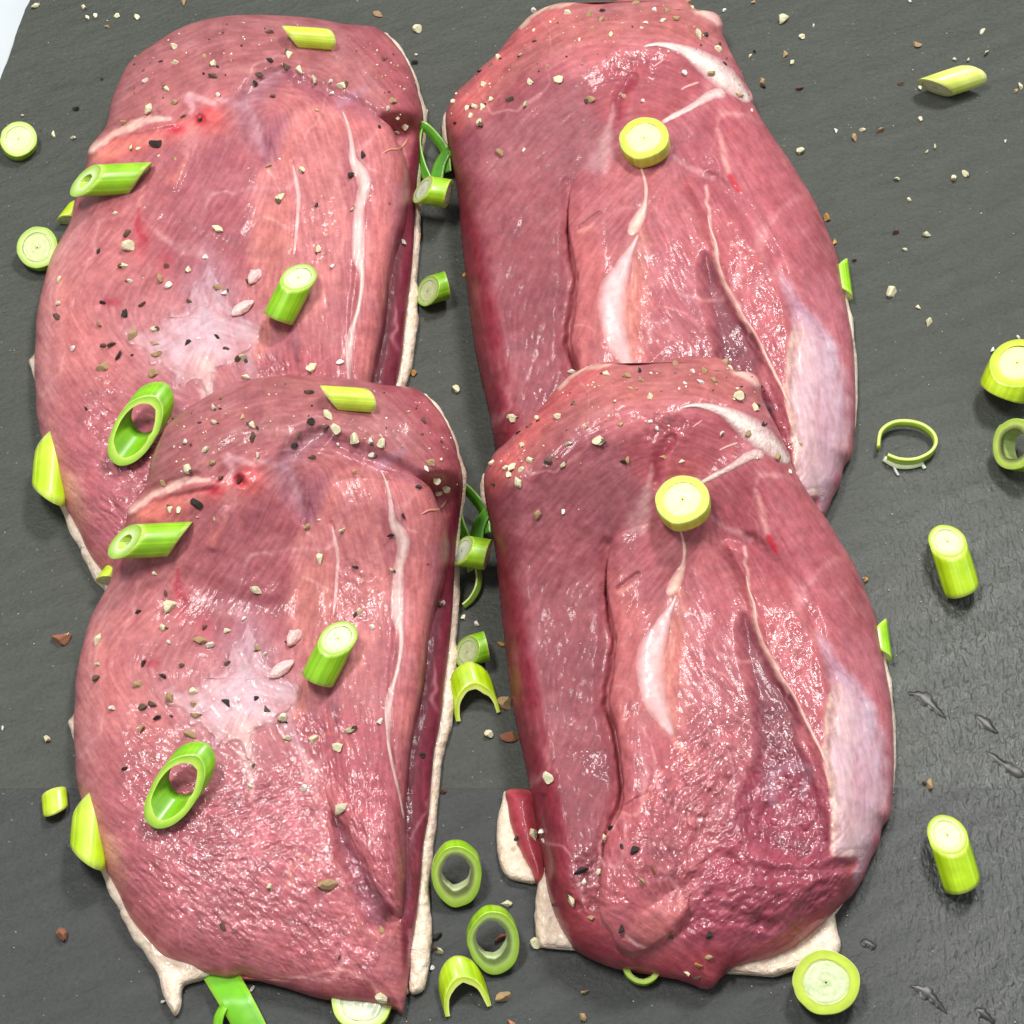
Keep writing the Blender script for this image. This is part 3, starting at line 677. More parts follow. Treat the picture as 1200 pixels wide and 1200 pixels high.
def relief_mesh(name, outline, off, hfun, bfun, cfun, wfun, mat, parent, step=1.35, jag=.7, seed=60):
    """closed piece: relief top, walls down to the underside"""
    U, V = rows_mesh(outline, step, jag, seed); ny, nx = U.shape
    h = hfun(U, V); base = bfun(U, V); h = np.maximum(h, base + .3)
    col = cfun(U, V); wet = wfun(U, V)
    top = P(U + off[0], V + off[1], h)
    idx = np.arange(nx * ny).reshape(ny, nx)
    f = [np.stack([idx[:-1, :-1], idx[1:, :-1], idx[1:, 1:], idx[:-1, 1:]], -1).reshape(-1, 4)]
    loop = np.concatenate([idx[:, 0], idx[-1, 1:], idx[-2::-1, -1], idx[0, -2:0:-1]])
    v = [top.reshape(-1, 3)]; c = [col.reshape(-1, 3)]; w = [wet.ravel()]
    edge = v[0][loop]; bz = base.ravel()[loop] * MM; prev = loop; n0 = nx * ny; k = len(loop)
    cen = edge.mean(0)
    for q in (.5, 1.0):
        r = edge.copy(); r[:, 2] = edge[:, 2] + (bz - edge[:, 2]) * q
        if q == 1.0: r[:, :2] += (cen[:2] - r[:, :2]) * .012
        cur = n0 + np.arange(k); n0 += k
        v.append(r); c.append(c[0][loop]); w.append(w[0][loop])
        f.append(np.stack([prev, np.roll(prev, -1), np.roll(cur, -1), cur], -1)[:, ::-1]); prev = cur
    # underside: strips from the left wall to the right wall
    li = prev[:ny]; ri = prev[ny - 1 + nx - 1: ny - 1 + nx - 1 + ny][::-1]
    if len(ri) == ny:
        f.append(np.stack([li[:-1], ri[:-1], ri[1:], li[1:]], -1))
    return make_obj(name, np.concatenate(v), np.concatenate(f), mat, parent, np.concatenate(c), {'wet': np.concatenate(w)})


def strip_mesh(name, pts, off, topfun, parent, R, white, rise=.55, mat=None, step=1.6):
    """raised sinew or fat line lying in the meat, edges sunk in it"""
    g = curve(pts, False, 10); seg = np.r_[0, np.cumsum(np.hypot(*np.diff(g[:, :2], axis=0).T))]
    n = max(4, int(seg[-1] / step)); s = np.linspace(0, seg[-1], n)
    G = np.stack([np.interp(s, seg, g[:, i]) for i in range(3)], -1)
    T = np.gradient(G[:, :2], axis=0); T /= np.maximum(np.hypot(T[:, 0], T[:, 1])[:, None], 1e-6); N = np.stack([-T[:, 1], T[:, 0]], -1)
    x = np.linspace(-1, 1, 11)
    w = G[:, 2] * (1 + .16 * fbm(s, s * 0, 18, 91, 3)) * 1.18
    U = G[:, 0][:, None] + N[:, 0][:, None] * x * w[:, None]; V = G[:, 1][:, None] + N[:, 1][:, None] * x * w[:, None]
    endt = smooth(0, 8, s) * smooth(0, 8, seg[-1] - s)
    prof = (1 - x ** 2)[None] * rise * .55 * endt[:, None] - .1
    h = topfun(U, V) + prof + .03 * fbm(U, V, 7, 95, 2)
    lon = fbm(x[None] * w[:, None] * 3.0, s[:, None] * .35 + 0 * x[None], 6, 98, 3)
    a = (.95 if mat is FAT else .84) * ((smooth(0, .9, 1 - np.abs(x)) ** .8)[None] * (.15 + .85 * endt[:, None]))[..., None] * np.clip(.86 + .25 * fbm(U, V, 12, 97, 3) + .28 * lon, 0, 1)[..., None]
    col = R.get('col', U, V) * (1 - a) + lin(white) * a
    top = P(U + off[0], V + off[1], h); idx = np.arange(U.size).reshape(U.shape)
    f = np.stack([idx[:-1, :-1], idx[:-1, 1:], idx[1:, 1:], idx[1:, :-1]], -1).reshape(-1, 4)
    return make_obj(name, top.reshape(-1, 3), f, mat or SINEW, parent, col.reshape(-1, 3), {'wet': np.full(U.size, .3)})


def pad_mesh(name, poly, off, topfun, parent, R, colfun, lift=.35, mat=None):
    """thin membrane lying on the meat, its rim sunk"""
    U, V = rows_mesh(poly, 1.8, 1.5, 77)
    d = poly_sd(U, V, curve(poly, True, 5)); d = np.clip(d - 7 + 15 * np.abs(fbm(U, V, 16, 361, 4)) * smooth(0, 9, d), 0, None)
    h = topfun(U, V) + lift * smooth(0, 10, d) - .12 + .02 * R.get('grain2', U, V)
    top = P(U + off[0], V + off[1], h); ny, nx = U.shape; idx = np.arange(U.size).reshape(U.shape)
    f = np.stack([idx[:-1, :-1], idx[1:, :-1], idx[1:, 1:], idx[:-1, 1:]], -1).reshape(-1, 4)
    return make_obj(name, top.reshape(-1, 3), f, mat or SINEW, parent, colfun(U, V, d).reshape(-1, 3), {'wet': np.full(U.size, .35)})


FRONT_L = curve(LEFT_BODY, True, 5); FRONT_R = curve(RIGHT_BODY, True, 5)
def ramp_l(U, V): return 21.5 * smooth(735, 470, V) * np.ones(np.shape(U))
def ramp_r(U, V): return 22.0 * smooth(720, 455, V) * np.ones(np.shape(U))


def fat_colour(U, V):
    n = fbm(U, V, 14, 101, 4); q = fbm(U, V, 4, 105, 2)
    c = np.ones(np.shape(U) + (3,)) * np.array([232, 212, 190.])
    c = c + n[..., None] * np.array([12, 20, 24.]) + q[..., None] * np.array([14, 16, 18.])
    pink = np.clip(n * 1.4 - .25, 0, 1)[..., None]
    return lin(np.clip(c * (1 - .35 * pink) + np.array([226, 150, 120.]) * .35 * pink, 0, 252))


SURF = {}
def breast(kind, front, label):
    R = RL_ if kind == 'L' else RR_
    off = (0, 0) if front else (OFF_L if kind == 'L' else OFF_R)
    ramp = (ramp_l if kind == 'L' else ramp_r)
    fo = FRONT_L if kind == 'L' else FRONT_R
    body, fil, fat = (LEFT_BODY, LEFT_FILLET, LEFT_FAT) if kind == 'L' else (RIGHT_BODY, RIGHT_FILLET, RIGHT_FAT)

    if front:
        base = ramp
        lim = lambda h, U, V: h + ramp(U, V)
    else:
        base = lambda U, V: np.zeros(np.shape(U))
        def lim(h, U, V):      # the far breast is pressed down where the near one lies on it
            u, v = U + off[0], V + off[1]
            cover = poly_sd(u, v, fo[::2])
            cap = np.maximum(ramp(u, v) - .9, .4)
            w = smooth(-1, 20, cover)
            return np.where(h > cap, h * (1 - w) + cap * w, h)
    if not front:
        u = R.U + off[0]; v = R.V + off[1]
    # raster of the visible top, for things that lie on it
    st = 1
    topR = Raster.__new__(Raster); topR.u0, topR.v0 = R.u0 + off[0], R.v0 + off[1]; topR.ch = {'top': lim(R.ch['top'], R.U, R.V), 'd': R.ch['d']}
    SURF[(kind, front)] = topR
    cx, cy = (320, 820) if kind == 'L' else (810, 800)
    root = empty('duck_breast', tuple(P(cx + off[0], cy + off[1], 0)), label, 'duck breast', 'raw duck breasts on the slate')
    col = lambda U, V: R.get('col', U, V); wet = lambda U, V: R.get('wet', U, V)
    # skin-side fat
    fd = curve(fat, True, 5)
    def fat_h(U, V):
        d = poly_sd(U, V, fd); return lim(1.2 + 2.6 * dome(d / 12) + .55 * fbm(U, V, 8, 111, 4), U, V)
    fat_base = (lambda U, V: np.maximum(base(U, V), .02)) if front else (lambda U, V: np.full(np.shape(U), .02))
    relief_mesh('fat_layer', fat, off, fat_h, fat_base, fat_colour, lambda U, V: np.zeros(np.shape(U)), FAT, root, 2.6, 2.6, 120)
    if kind == 'L':
        td = curve(LEFT_TAB, True, 5)
        relief_mesh('fat_tab', LEFT_TAB, off, lambda U, V: lim(1.5 + 2.4 * dome(poly_sd(U, V, td) / 12) + .3 * fbm(U, V, 8, 115, 3), U, V), fat_base, fat_colour, lambda U, V: np.zeros(np.shape(U)), FAT, root, 2.0, 1.2, 124)
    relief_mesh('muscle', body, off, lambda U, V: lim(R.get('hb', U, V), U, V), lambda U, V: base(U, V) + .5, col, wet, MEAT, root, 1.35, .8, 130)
    relief_mesh('fillet', fil, off, lambda U, V: lim(R.get('hf', U, V), U, V), lambda U, V: base(U, V) + (5.5 if front else .45), col, wet, MEAT, root, 1.35, 2.2, 140)
    top = lambda U, V: lim(R.get('top', U, V), U, V)
    vis = lambda pts: front or sum(1 for p in pts if poly_sd(np.array(p[0] + off[0] + 0.), np.array(p[1] + off[1] + 0.), fo) < 0) > len(pts) * .3
    if kind == 'L':
        strip_mesh('fat_seam', [(446, 550, 1.2), (453, 568, 2.2), (458, 592, 3.2), (460, 610, 5), (468, 624, 8), (473, 638, 8), (470, 655, 7), (467, 668, 7), (466, 700, 9), (466, 722, 8), (470, 744, 4), (470, 760, 3),
                                (466, 785, 3), (459, 808, 4), (455, 828, 5), (455, 850, 3.5), (456, 875, 2.6), (461, 900, 2.2), (468, 930, 1.6), (474, 962, 1.2)], off, top, root, R, (230, 202, 194))
        strip_mesh('sinew', [(388, 612, 1.2), (392, 630, 2.2), (396, 652, 3), (395, 672, 2.4), (393, 700, 2), (390, 725, 1.2)], off, top, root, R, (232, 190, 184), .4)
        strip_mesh('sinew', [(492, 604, 1.2), (503, 598, 1.5), (514, 597, 1.8), (521, 590, 1.8), (524, 583, 1.2)], off, top, root, R, (224, 160, 128), 1.0)
        if True:
            def ms(U, V, d):
                a = (smooth(0, 26, d) * np.clip(.6 + .65 * fbm(U, V, 15, 151, 4) + .15 * R.get('grain2', U, V), 0, 1))[..., None]
                q = smooth(40, 8, np.hypot((U - 288) / 1.1, V - 862))[..., None]
                c = lin((206, 176, 184)) * (1 - q) + lin((226, 190, 182)) * q
                return R.get('col', U, V) * (1 - a * .75) + c * a * .75
            pad_mesh('silverskin', LSIL, off, top, root, R, ms, .45)
        for (x, y, a, b, rot) in ((344, 745, 11, 7, -60), (331, 783, 14, 6, -38)):     # torn scraps of fat standing on the membrane
            bm = bmesh.new(); bmesh.ops.create_icosphere(bm, subdivisions=3, radius=1)
            h = float(top(np.array(float(x)), np.array(float(y)))); ctr = P(x + off[0], y + off[1], h + .7)
            r = math.radians(-rot)
            vs = np.array([vv.co[:] for vv in bm.verts]); qr = random.Random(int(x))
            for _ in range(9):
                nn = np.array([qr.uniform(-1, 1), qr.uniform(-1, 1), qr.uniform(-.4, 1)]); nn /= np.linalg.norm(nn)
                vs = vs - np.maximum(vs @ nn - qr.uniform(.5, .8), 0)[:, None] * nn
            vs *= 1.25 + .2 * fbm(vs[:, 0] * 30 + 7, vs[:, 1] * 30 + vs[:, 2] * 20, 14, 161, 3)[:, None]
            vs *= np.array([a, b, 4.5]) * PX; vs[:, :2] = vs[:, :2] @ np.array([[math.cos(r), math.sin(r)], [-math.sin(r), math.cos(r)]])
            fs = [[q.index for q in ff.verts] for ff in bm.faces]; bm.free()
            make_obj('fat_scrap', vs + ctr, fs, FAT, root, np.ones((len(vs), 1)) * lin((232, 192, 188)))
    else:
        strip_mesh('fat_seam', [(797, 478, 1.5), (815, 475, 3), (835, 478, 5), (853, 485, 8), (872, 497, 12), (890, 511, 14), (906, 524, 12), (920, 538, 7), (924, 545, 3)], off, top, root, R, (240, 224, 214), .8, FAT)
        strip_mesh('fat_seam', [(898, 532, 8), (882, 533, 7), (867, 541, 5), (852, 550, 4), (836, 558, 3.4), (818, 568, 2.2)], off, top, root, R, (234, 204, 196), .6, FAT)
        strip_mesh('sinew', [(868, 518, 2), (858, 521, 2), (848, 525, 1.6), (840, 530, 1.2)], off, top, root, R, (224, 170, 164), .4)
        strip_mesh('sinew', [(826, 490, 1.2), (818, 496, 1.4), (808, 503, 1)], off, top, root, R, (224, 170, 170), .4)
        strip_mesh('tendon', [(793, 612, 1.4), (798, 625, 2), (802, 642, 2.6), (801, 660, 3), (797, 672, 6), (789, 688, 7), (781, 700, 3)], off, top, root, R, (230, 190, 170), .6)
        strip_mesh('tendon', [(794, 695, 2), (789, 706, 3), (781, 722, 6), (774, 738, 11), (765, 758, 15), (762, 780, 16), (764, 800, 16), (768, 820, 15), (776, 838, 12), (783, 852, 7), (790, 864, 2)], off, top, root, R, (222, 192, 192), .7)
        if vis([(875, 680), (884, 720), (925, 815), (965, 900)]):
            strip_mesh('sinew', [(874, 672, 1.2), (877, 690, 1.6), (883, 708, 2.2), (884, 722, 3), (888, 740, 2.4), (896, 760, 2.6), (908, 782, 3.4), (915, 795, 3), (928, 812, 2.4), (938, 832, 2.6), (948, 852, 2.4), (958, 872, 2.6), (968, 892, 2.2), (973, 905, 1.4)], off, top, root, R, (236, 190, 176), .55)
        def ms(U, V, d):
            a = (smooth(0, 9, d) * np.clip(.72 + .35 * fbm(U, V, 24, 171, 4) + .07 * R.get('grain2', U, V), 0, 1))[..., None]
            return R.get('col', U, V) * (1 - a * .5) + lin((212, 178, 194)) * a * .5
        pad_mesh('silverskin', RSIL, off, top, root, R, ms, .4)
    return root


breast('R', False, 'rear right raw duck breast, half covered by the one in front of it')
breast('L', False, 'rear left raw duck breast, nearest the white table corner')
breast('R', True, 'front right raw duck breast with a thick pale tendon and two cream fat tabs')
breast('L', True, 'front left raw duck breast with a white fat strip down its right side')

# a third breast, only its fat-edged tip shows under the front right one
def sliver():
    root = empty('duck_breast', tuple(P(612, 980, 0)), 'small duck breast tip with cream fat rim, tucked under the front right breast', 'duck breast')
    fat = [(593, 926), (588, 940), (583, 960), (582, 985), (584, 1003), (588, 1018), (597, 1029), (612, 1033), (625, 1035), (634, 1031), (639, 1015), (637, 1000), (632, 975), (627, 950), (623, 930)]
    meat = [(594, 926), (595, 945), (598, 965), (605, 985), (613, 1004), (622, 1020), (628, 1033), (637, 1027), (638, 1008), (633, 980), (628, 952), (624, 927)]
    fd = curve(fat, True, 5); md = curve(meat, True, 5)
    z = lambda U, V: np.full(np.shape(U), .03)
    relief_mesh('fat_layer', fat, (0, 0), lambda U, V: .8 + 2.0 * dome(poly_sd(U, V, fd) / 10), z, fat_colour, lambda U, V: np.zeros(np.shape(U)), FAT, root, 2.0, 1.2, 180)
    def mc(U, V):
        n = fbm(U, V, 12, 185, 3); c = np.ones(np.shape(U) + (3,)) * np.array([160, 58, 70.]) + n[..., None] * np.array([16, 14, 14.])
        e = smooth(7, 0, poly_sd(U, V, md))[..., None]; return lin(c * (1 - .5 * e) + np.array([206, 120, 104.]) * .5 * e)
    relief_mesh('muscle', meat, (0, 0), lambda U, V: 2.3 + 3.4 * dome(poly_sd(U, V, md) / 18), lambda U, V: z(U, V) + .5, mc, lambda U, V: np.full(np.shape(U), .1), MEAT, root, 2.0, .8, 190)
sliver()


def top_at(u, v):
    """height (mm) of whatever lies at (u, v)"""
    best = 0.0
    for (k, fr), r in SURF.items():
        uu, vv = np.array(float(u)), np.array(float(v))
        if r.ch['d'].shape and 0 <= u - r.u0 < r.ch['d'].shape[1] - 1 and 0 <= v - r.v0 < r.ch['d'].shape[0] - 1:
            if float(r.get('d', uu, vv)) > 0:
                best = max(best, float(r.get('top', uu, vv)))
    return best

# ------------------------------------------------------------------ spring onions
GREEN = (150, 200, 20); LIME = (196, 214, 52); PALE = (226, 232, 190); LEAF = (96, 156, 34)


def onion(label, c, axis, r, length, kA=(0, 0), kB=(0, 0), hollow=0, outer=GREEN, inner=PALE, face=None, arc=(0, 2 * math.pi), squash=1.0, hole=(0, 0), seed=1, wall=None, tip=None, group='chopped spring onion'):
    """bias-cut piece of spring onion: c world centre, axis world direction, r and length in metres.
       kA/kB lean the two cuts; hollow = bore as a fraction of r"""
    d = Vector(axis).normalized(); up = Vector((0, 0, 1))
    e1 = d.cross(up) if abs(d.z) < .93 else d.cross(Vector((0, 1, 0)))
    e1.normalize(); e2 = e1.cross(d).normalized()
    if e2.z < 0 and abs(d.z) < .93: e1, e2 = -e1, -e2
    D, E1, E2, C = (np.array(x) for x in (d, e1, e2, Vector(c)))
    full = arc[1] - arc[0] > 6.2
    n = 56 if full else 36
    ph = np.linspace(arc[0], arc[1], n, endpoint=not full)
    wob = 1 + .05 * fbm(ph * 8 + seed * 13, ph * 0, 6, 200 + seed, 2) + (.02 * np.cos(ph * 2 + seed))
    jag = 1 + (.07 * fbm(ph * 9 + seed * 3, ph * 0 + 4, 4, 250, 3) if hollow else 0)
    def ring(f, t, end):
        k = kA if end == 0 else kB
        off = np.array(hole) * (1 - f) * (1 if hollow else 0)
        fj = f * (jag if hollow and f <= hollow + .01 else 1)
        x = fj * np.cos(ph) * wob + off[0]; y = (fj * np.sin(ph) * wob + off[1]) * squash
        z = (-length / 2 if end == 0 else length / 2) + r * (k[0] * x + k[1] * y)
        return C + r * (x[:, None] * E1 + y[:, None] * E2) + z[:, None] * D
    def strip(a, b, va, n0):
        i = np.arange(n); j = (i + 1) % n
        if not full: i, j = i[:-1], j[:-1]
        return np.stack([a + i, a + j, b + j, b + i], -1)
    root = empty('spring_onion_piece', tuple(C - np.array([0, 0, r])), label, 'spring onion', group)
    fi = hollow if hollow else .72
    # green skin: cut annulus A, outer wall (8 rows), cut annulus B, and bore if hollow
    rows, cols = [], []
    oc = np.array(outer, float) * .94; ic = np.array(inner, float)
    stripe = (fbm(ph * 30 + seed, ph * 0, 3, 210, 2) * 24)[:, None]
    def add(p, cc): rows.append(p); cols.append(np.clip(cc, 0, 255) * np.ones((n, 3)))
    rimc = np.array(face if face is not None else inner, float)
    add(ring(fi, 0, 0), rimc); add(ring((fi + 1) / 2, 0, 0), rimc * .55 + oc * .45); add(ring(.985, 0, 0), oc * .8 + 255 * .12)
    A = ring(1, 0, 0); B = ring(1, 0, 1); m = 9
    for q in np.linspace(0, 1, m):
        tc = oc
        if tip is not None: tc = oc * (1 - q) + np.array(tip, float) * q
        tc = tc + (np.array([232, 236, 170.]) - tc) * .5 * max(0, 1 - min(q, 1 - q) / .08)
        bulge = 1 + .015 * math.sin(math.pi * q)
        mid = A * (1 - q) + B * q
        ax = C + ((mid - C) @ D)[:, None] * D
        add(ax + (mid - ax) * bulge, tc + stripe + 5 * math.sin(q * 9 + seed))
    add(ring(.985, 0, 1), oc * .8 + 255 * .12); add(ring((fi + 1) / 2, 0, 1), rimc * .55 + oc * .45); add(ring(fi, 0, 1), rimc)
    if hollow:
        a2 = ring(fi, 0, 1); b2 = ring(fi, 0, 0); bc = np.array(wall if wall is not None else inner, float)
        for q in np.linspace(0, 1, 5): add(a2 * (1 - q) + b2 * q, bc + stripe * .6)
    v = np.concatenate(rows); c_ = lin(np.concatenate(cols)); f = []
    for k in range(len(rows) - 1): f.append(strip(k * n, (k + 1) * n, 0, 0))
    make_obj('green_skin', v, np.concatenate(f), ONION, root, c_)
    if not hollow:
        for end in (0, 1):
            fr = np.array([.72, .70, .68, .64, .56, .47, .38, .29, .2, .1, .03]); rr, cc = [], []
            for i, q in enumerate(fr):
                p = ring(q, 0, end); p = p + D * ((-1 if end == 0 else 1) * r * (.012 * math.sin(i * 2.2 + seed) - .02))
                p = p + D * (r * .02 * fbm(ph * 20 + i * 5, ph * 0 + i, 5, 220 + seed, 2))[:, None]
                rr.append(p)
                w = .5 + .5 * math.sin(i * 2.1 + seed); base = ic * (1 - .12 * w) + np.array([188, 206, 108.]) * .12 * w
                if i < 4: base = base * (.55 + .1 * i) + oc * (.45 - .1 * i)
                if i > 8: base = base * .75 + np.array([150, 170, 90.]) * .25
                cc.append(base * np.ones((n, 3)) + (fbm(ph * 25 + i * 7, ph * 0, 4, 230, 2) * 12)[:, None])
            f = [strip(k * n, (k + 1) * n, 0, 0) for k in range(len(rr) - 1)]
            f = np.concatenate(f); f = np.concatenate([f, [[(len(rr) - 1) * n + (j + q) % n for q in (0, 1, 2)] + [(len(rr) - 1) * n + (j + 2) % n] for j in range(0)]]) if False else f
            make_obj('pale_core', np.concatenate(rr), f, CORE, root, lin(np.clip(np.concatenate(cc), 0, 252)))
    return root


def lying(label, a, b, rpx, h=None, lift=0.0, lean=0.0, **kw):
    """piece lying with its axis from picture point a to b; h = surface height in mm"""
    m = ((a[0] + b[0]) / 2, (a[1] + b[1]) / 2)
    if h is None: h = top_at(*m)
    r = rpx * PX; z = h + r / MM * kw.get('squash', 1.0) + lift
    A = P(a[0], a[1], z + lean); B = P(b[0], b[1], z - lean)
    return onion(label, (A + B) / 2, B - A, r, float(np.linalg.norm(B - A)), **kw)


def standing(label, c, axis, rpx, lmm, h=None, **kw):
    if h is None: h = top_at(*c)
    ax = Vector(axis).normalized(); r = rpx * PX
    z = h + lmm / 2 * abs(ax.z) + r / MM * math.sqrt(max(0, 1 - ax.z ** 2))
    return onion(label, P(c[0], c[1], z), ax, r, lmm * MM, **kw)


def ribbon(bm_pts, width, thick, colour, seed=0):
    """leaf strip: points (x,y,z world), width direction per point"""
    pass


def leaf(name, pts, wdir, width, root, col, thick=.5, taper=(1, 1), edge=None):
    """flat strip of leaf along picture points (u, v, h mm); wdir world width direction, width in mm"""
    g = curve(pts, False, 8); Q = P(g[:, 0], g[:, 1], g[:, 2]); n = len(Q)
    T = np.gradient(Q, axis=0); T /= np.linalg.norm(T, axis=1)[:, None]
    Wd = np.array(wdir, float)[None] * np.ones((n, 3)); Wd = Wd - (Wd * T).sum(1)[:, None] * T; Wd /= np.linalg.norm(Wd, axis=1)[:, None]
    N = np.cross(T, Wd); s = np.linspace(0, 1, n); w = width * MM * (taper[0] + (taper[1] - taper[0]) * s)
    prof = []; K = 7
    for j in range(K):
        x = j / (K - 1) - .5; prof.append(Q + Wd * (x * w)[:, None] + N * (thick * MM / 2 + .15 * MM * math.cos(x * 6)))
    for j in range(K):
        x = .5 - j / (K - 1); prof.append(Q + Wd * (x * w)[:, None] - N * (thick * MM / 2))
    v = np.stack(prof, 1); M = 2 * K; idx = np.arange(n * M).reshape(n, M)
    f = np.stack([idx[:-1], np.roll(idx, -1, 1)[:-1], np.roll(idx, -1, 1)[1:], idx[1:]], -1).reshape(-1, 4)
    f = list(map(tuple, f)) + [tuple(idx[0][::-1]), tuple(idx[-1])]
    c0 = np.array(col, float); xs = np.r_[np.linspace(-.5, .5, K), np.linspace(.5, -.5, K)]
    cc = c0 + (fbm(np.repeat(s[:, None] * 4, M, 1), np.repeat(xs[None] * 60, n, 0), 4, 240, 2) * 14)[..., None]
    if edge is not None:
        e = (np.abs(xs) > .45)[None, :, None]; cc = np.where(e, np.array(edge, float), cc)
    return make_obj(name, v.reshape(-1, 3), f, ONION, root, lin(np.clip(cc, 0, 255)).reshape(-1, 3))


def both(fn, off, lab_front, lab_rear):
    fn((0, 0), lab_front); fn(off, lab_rear)

# --- on and around the left breasts
both(lambda o, l: lying(l, (386 + o[0], 466 + o[1]), (431 + o[0], 469 + o[1]), 13, kA=(.7, -.5), kB=(.7, .5), outer=(200, 220, 60), seed=1), OFF_L,
     'yellow-green onion piece lying at the far end of the front left breast', 'yellow-green onion piece at the top end of the rear left breast')
both(lambda o, l: lying(l, (146 + o[0], 635 + o[1]), (211 + o[0], 632 + o[1]), 18.5, lift=-1, kA=(-.1, 1.15), kB=(-.7, .4), hollow=.42, outer=(146, 200, 20), inner=(218, 230, 180), wall=(176, 204, 70), seed=2), OFF_L,
     'shiny green hollow onion tube at the left edge of the front left breast', 'shiny green hollow onion tube at the left edge of the rear left breast')
both(lambda o, l: lying(l, (396 + o[0], 748 + o[1]), (372 + o[0], 796 + o[1]), 19, lean=2.6, kA=(0, 1.0), kB=(0, .2), outer=(140, 196, 12), inner=(220, 228, 190), seed=3), OFF_L,
     'short green onion stub with white cut face in the middle of the front left breast', 'short green onion stub with white cut face in the middle of the rear left breast')
both(lambda o, l: lying(l, (204 + o[0], 928 + o[1]), (222 + o[0], 904 + o[1]), 25, lean=.5, kA=(.3, 1.4), kB=(.2, 1.0), hollow=.76, hole=(-.1, .1), outer=(128, 190, 14), inner=(196, 222, 96), wall=(118, 176, 24), seed=4), OFF_L,
     'large open green onion ring lying on the lower half of the front left breast', 'large open green onion ring beside the far end of the front left breast')
both(lambda o, l: lying(l, (109 + o[0], 942 + o[1]), (104 + o[0], 1002 + o[1]), 21, lift=-1.5, kA=(1.0, -.3), kB=(-.8, .9), outer=(196, 218, 60), tip=(176, 212, 16), seed=5, h=3), OFF_L,
     'yellow-green diamond-cut onion piece hanging off the left edge of the front left breast', 'yellow-green diamond-cut onion piece hanging off the left edge of the rear left breast')
lying('thin onion wedge peeking out behind the left edge of the rear left breast', (92, 240), (78, 258), 10, h=0, kA=(.6, 0), kB=(.6, 0), outer=(186, 212, 30), seed=6)
lying('onion wedge sliver squeezed between the two left breasts at their left edge', (136, 664), (124, 680), 10, h=4, kA=(.6, 0), kB=(.6, 0), outer=(190, 214, 30), seed=7)
lying('small onion tip on the near slate just below the seam, left of the front breast', (63, 929), (65, 950), 14, h=0, kA=(.2, -.2), kB=(.3, 1.0), outer=(190, 214, 34), squash=.55, seed=8)
# --- on the left slate
standing('round onion slice with pale centre at the far left of the slate', (22, 165), (.1, -.25, 1), 23, 3.2, 0, outer=(168, 206, 40), inner=(206, 214, 160), seed=9)
standing('tilted onion slice leaning against the left edge of the rear left breast', (46, 292), (-.15, -.35, 1), 26, 3.6, 0, outer=(158, 200, 34), inner=(204, 214, 150), seed=10)

# --- between the two columns
def loop_leaf(o, l):
    root = empty('spring_onion_piece', tuple(P(555 + o[0], 600 + o[1], 0)), l, 'spring onion', 'chopped spring onion')
    x, y = o; hh = 2 if True else 0
    leaf('green_skin', [(548 + x, 634 + y, 1.5), (540 + x, 615 + y, 3), (535 + x, 592 + y, 5), (538 + x, 573 + y, 7), (544 + x, 572 + y, 7.5), (556 + x, 584 + y, 6), (567 + x, 600 + y, 4.5), (570 + x, 625 + y, 3)], (.75, 0.1, .65), 2.6, root, (84, 152, 36), .5, (1, 1.1), (150, 196, 90))
    leaf('green_skin', [(557 + x, 637 + y, 2), (562 + x, 615 + y, 4), (572 + x, 600 + y, 5.5), (578 + x, 604 + y, 6)], (.9, -.2, .3), 3.4, root, (78, 150, 20), .5, (1.2, .5), (110, 170, 40))
both(loop_leaf, OFF_L, 'folded dark green onion leaf loop between the two front breasts', 'folded dark green onion leaf loop between the two rear breasts')
both(lambda o, l: lying(l, (541 + o[0], 645 + o[1]), (572 + o[0], 650 + o[1]), 18, lift=2.5, h=4, kA=(0, .7), kB=(-.1, 0), outer=(156, 206, 22), inner=(208, 218, 196), seed=11), OFF_L,
     'onion stub with white face wedged between the front breasts under the leaf loop', 'onion stub with white face wedged between the rear breasts under the leaf loop')
both(lambda o, l: lying(l, (547 + o[0], 764 + o[1]), (570 + o[0], 757 + o[1]), 17, h=1, lift=.5, kA=(0, .8), kB=(-.1, 0), outer=(128, 180, 22), inner=(196, 206, 160), seed=12), OFF_L,
     'small dark green onion stub on the slate strip between the front breasts', 'small dark green onion stub on the slate strip between the rear breasts')
rt = empty('spring_onion_piece', tuple(P(553, 690, 0)), 'curled pale green onion shaving beside the right edge of the front left breast', 'spring onion', 'chopped spring onion')
leaf('green_skin', [(547, 666, 4), (557, 664, 4), (561, 676, 3), (559, 690, 2.5), (552, 702, 2), (543, 710, 1.5)], (-.5, .1, .8), 3.2, rt, (150, 196, 70), .6, (.9, .5), (206, 226, 130))
for (x, y, l) in ((0, 0, 'arched half ring of onion beside the front left breast, above the slate seam'), (-11, 345, 'arched half ring of onion on the near slate at the bottom edge')):
    lying(l, (561 + x, 842 + y), (553 + x, 812 + y), 25, h=0, lift=-4.8, kA=(0, 1.3), kB=(0, 1.1), hollow=.82, outer=(178, 212, 14), inner=(226, 234, 130), arc=(0.05, math.pi - .05), seed=13 + x)
standing('onion ring with a jagged hole on the near slate beside the front left breast', (535, 1023), (.05, -1.0, .95), 27, 4.4, 0, squash=1.28, hollow=.6, hole=(.05, .3), outer=(150, 204, 12), inner=(222, 232, 170), wall=(214, 226, 176), seed=15)
standing('onion ring holding a brown peppercorn on the near slate between the front breasts', (578, 1101), (.12, -1.0, .95), 28, 4.2, 0, squash=1.26, hollow=.62, hole=(.2, .28), outer=(150, 202, 14), inner=(214, 228, 170), wall=(206, 222, 166), seed=16)
standing('onion slice with white centre half hidden under the tip of the front left breast', (424, 1174), (0, -.15, 1), 32, 3.0, 0, outer=(182, 216, 30), inner=(220, 226, 200), seed=17)
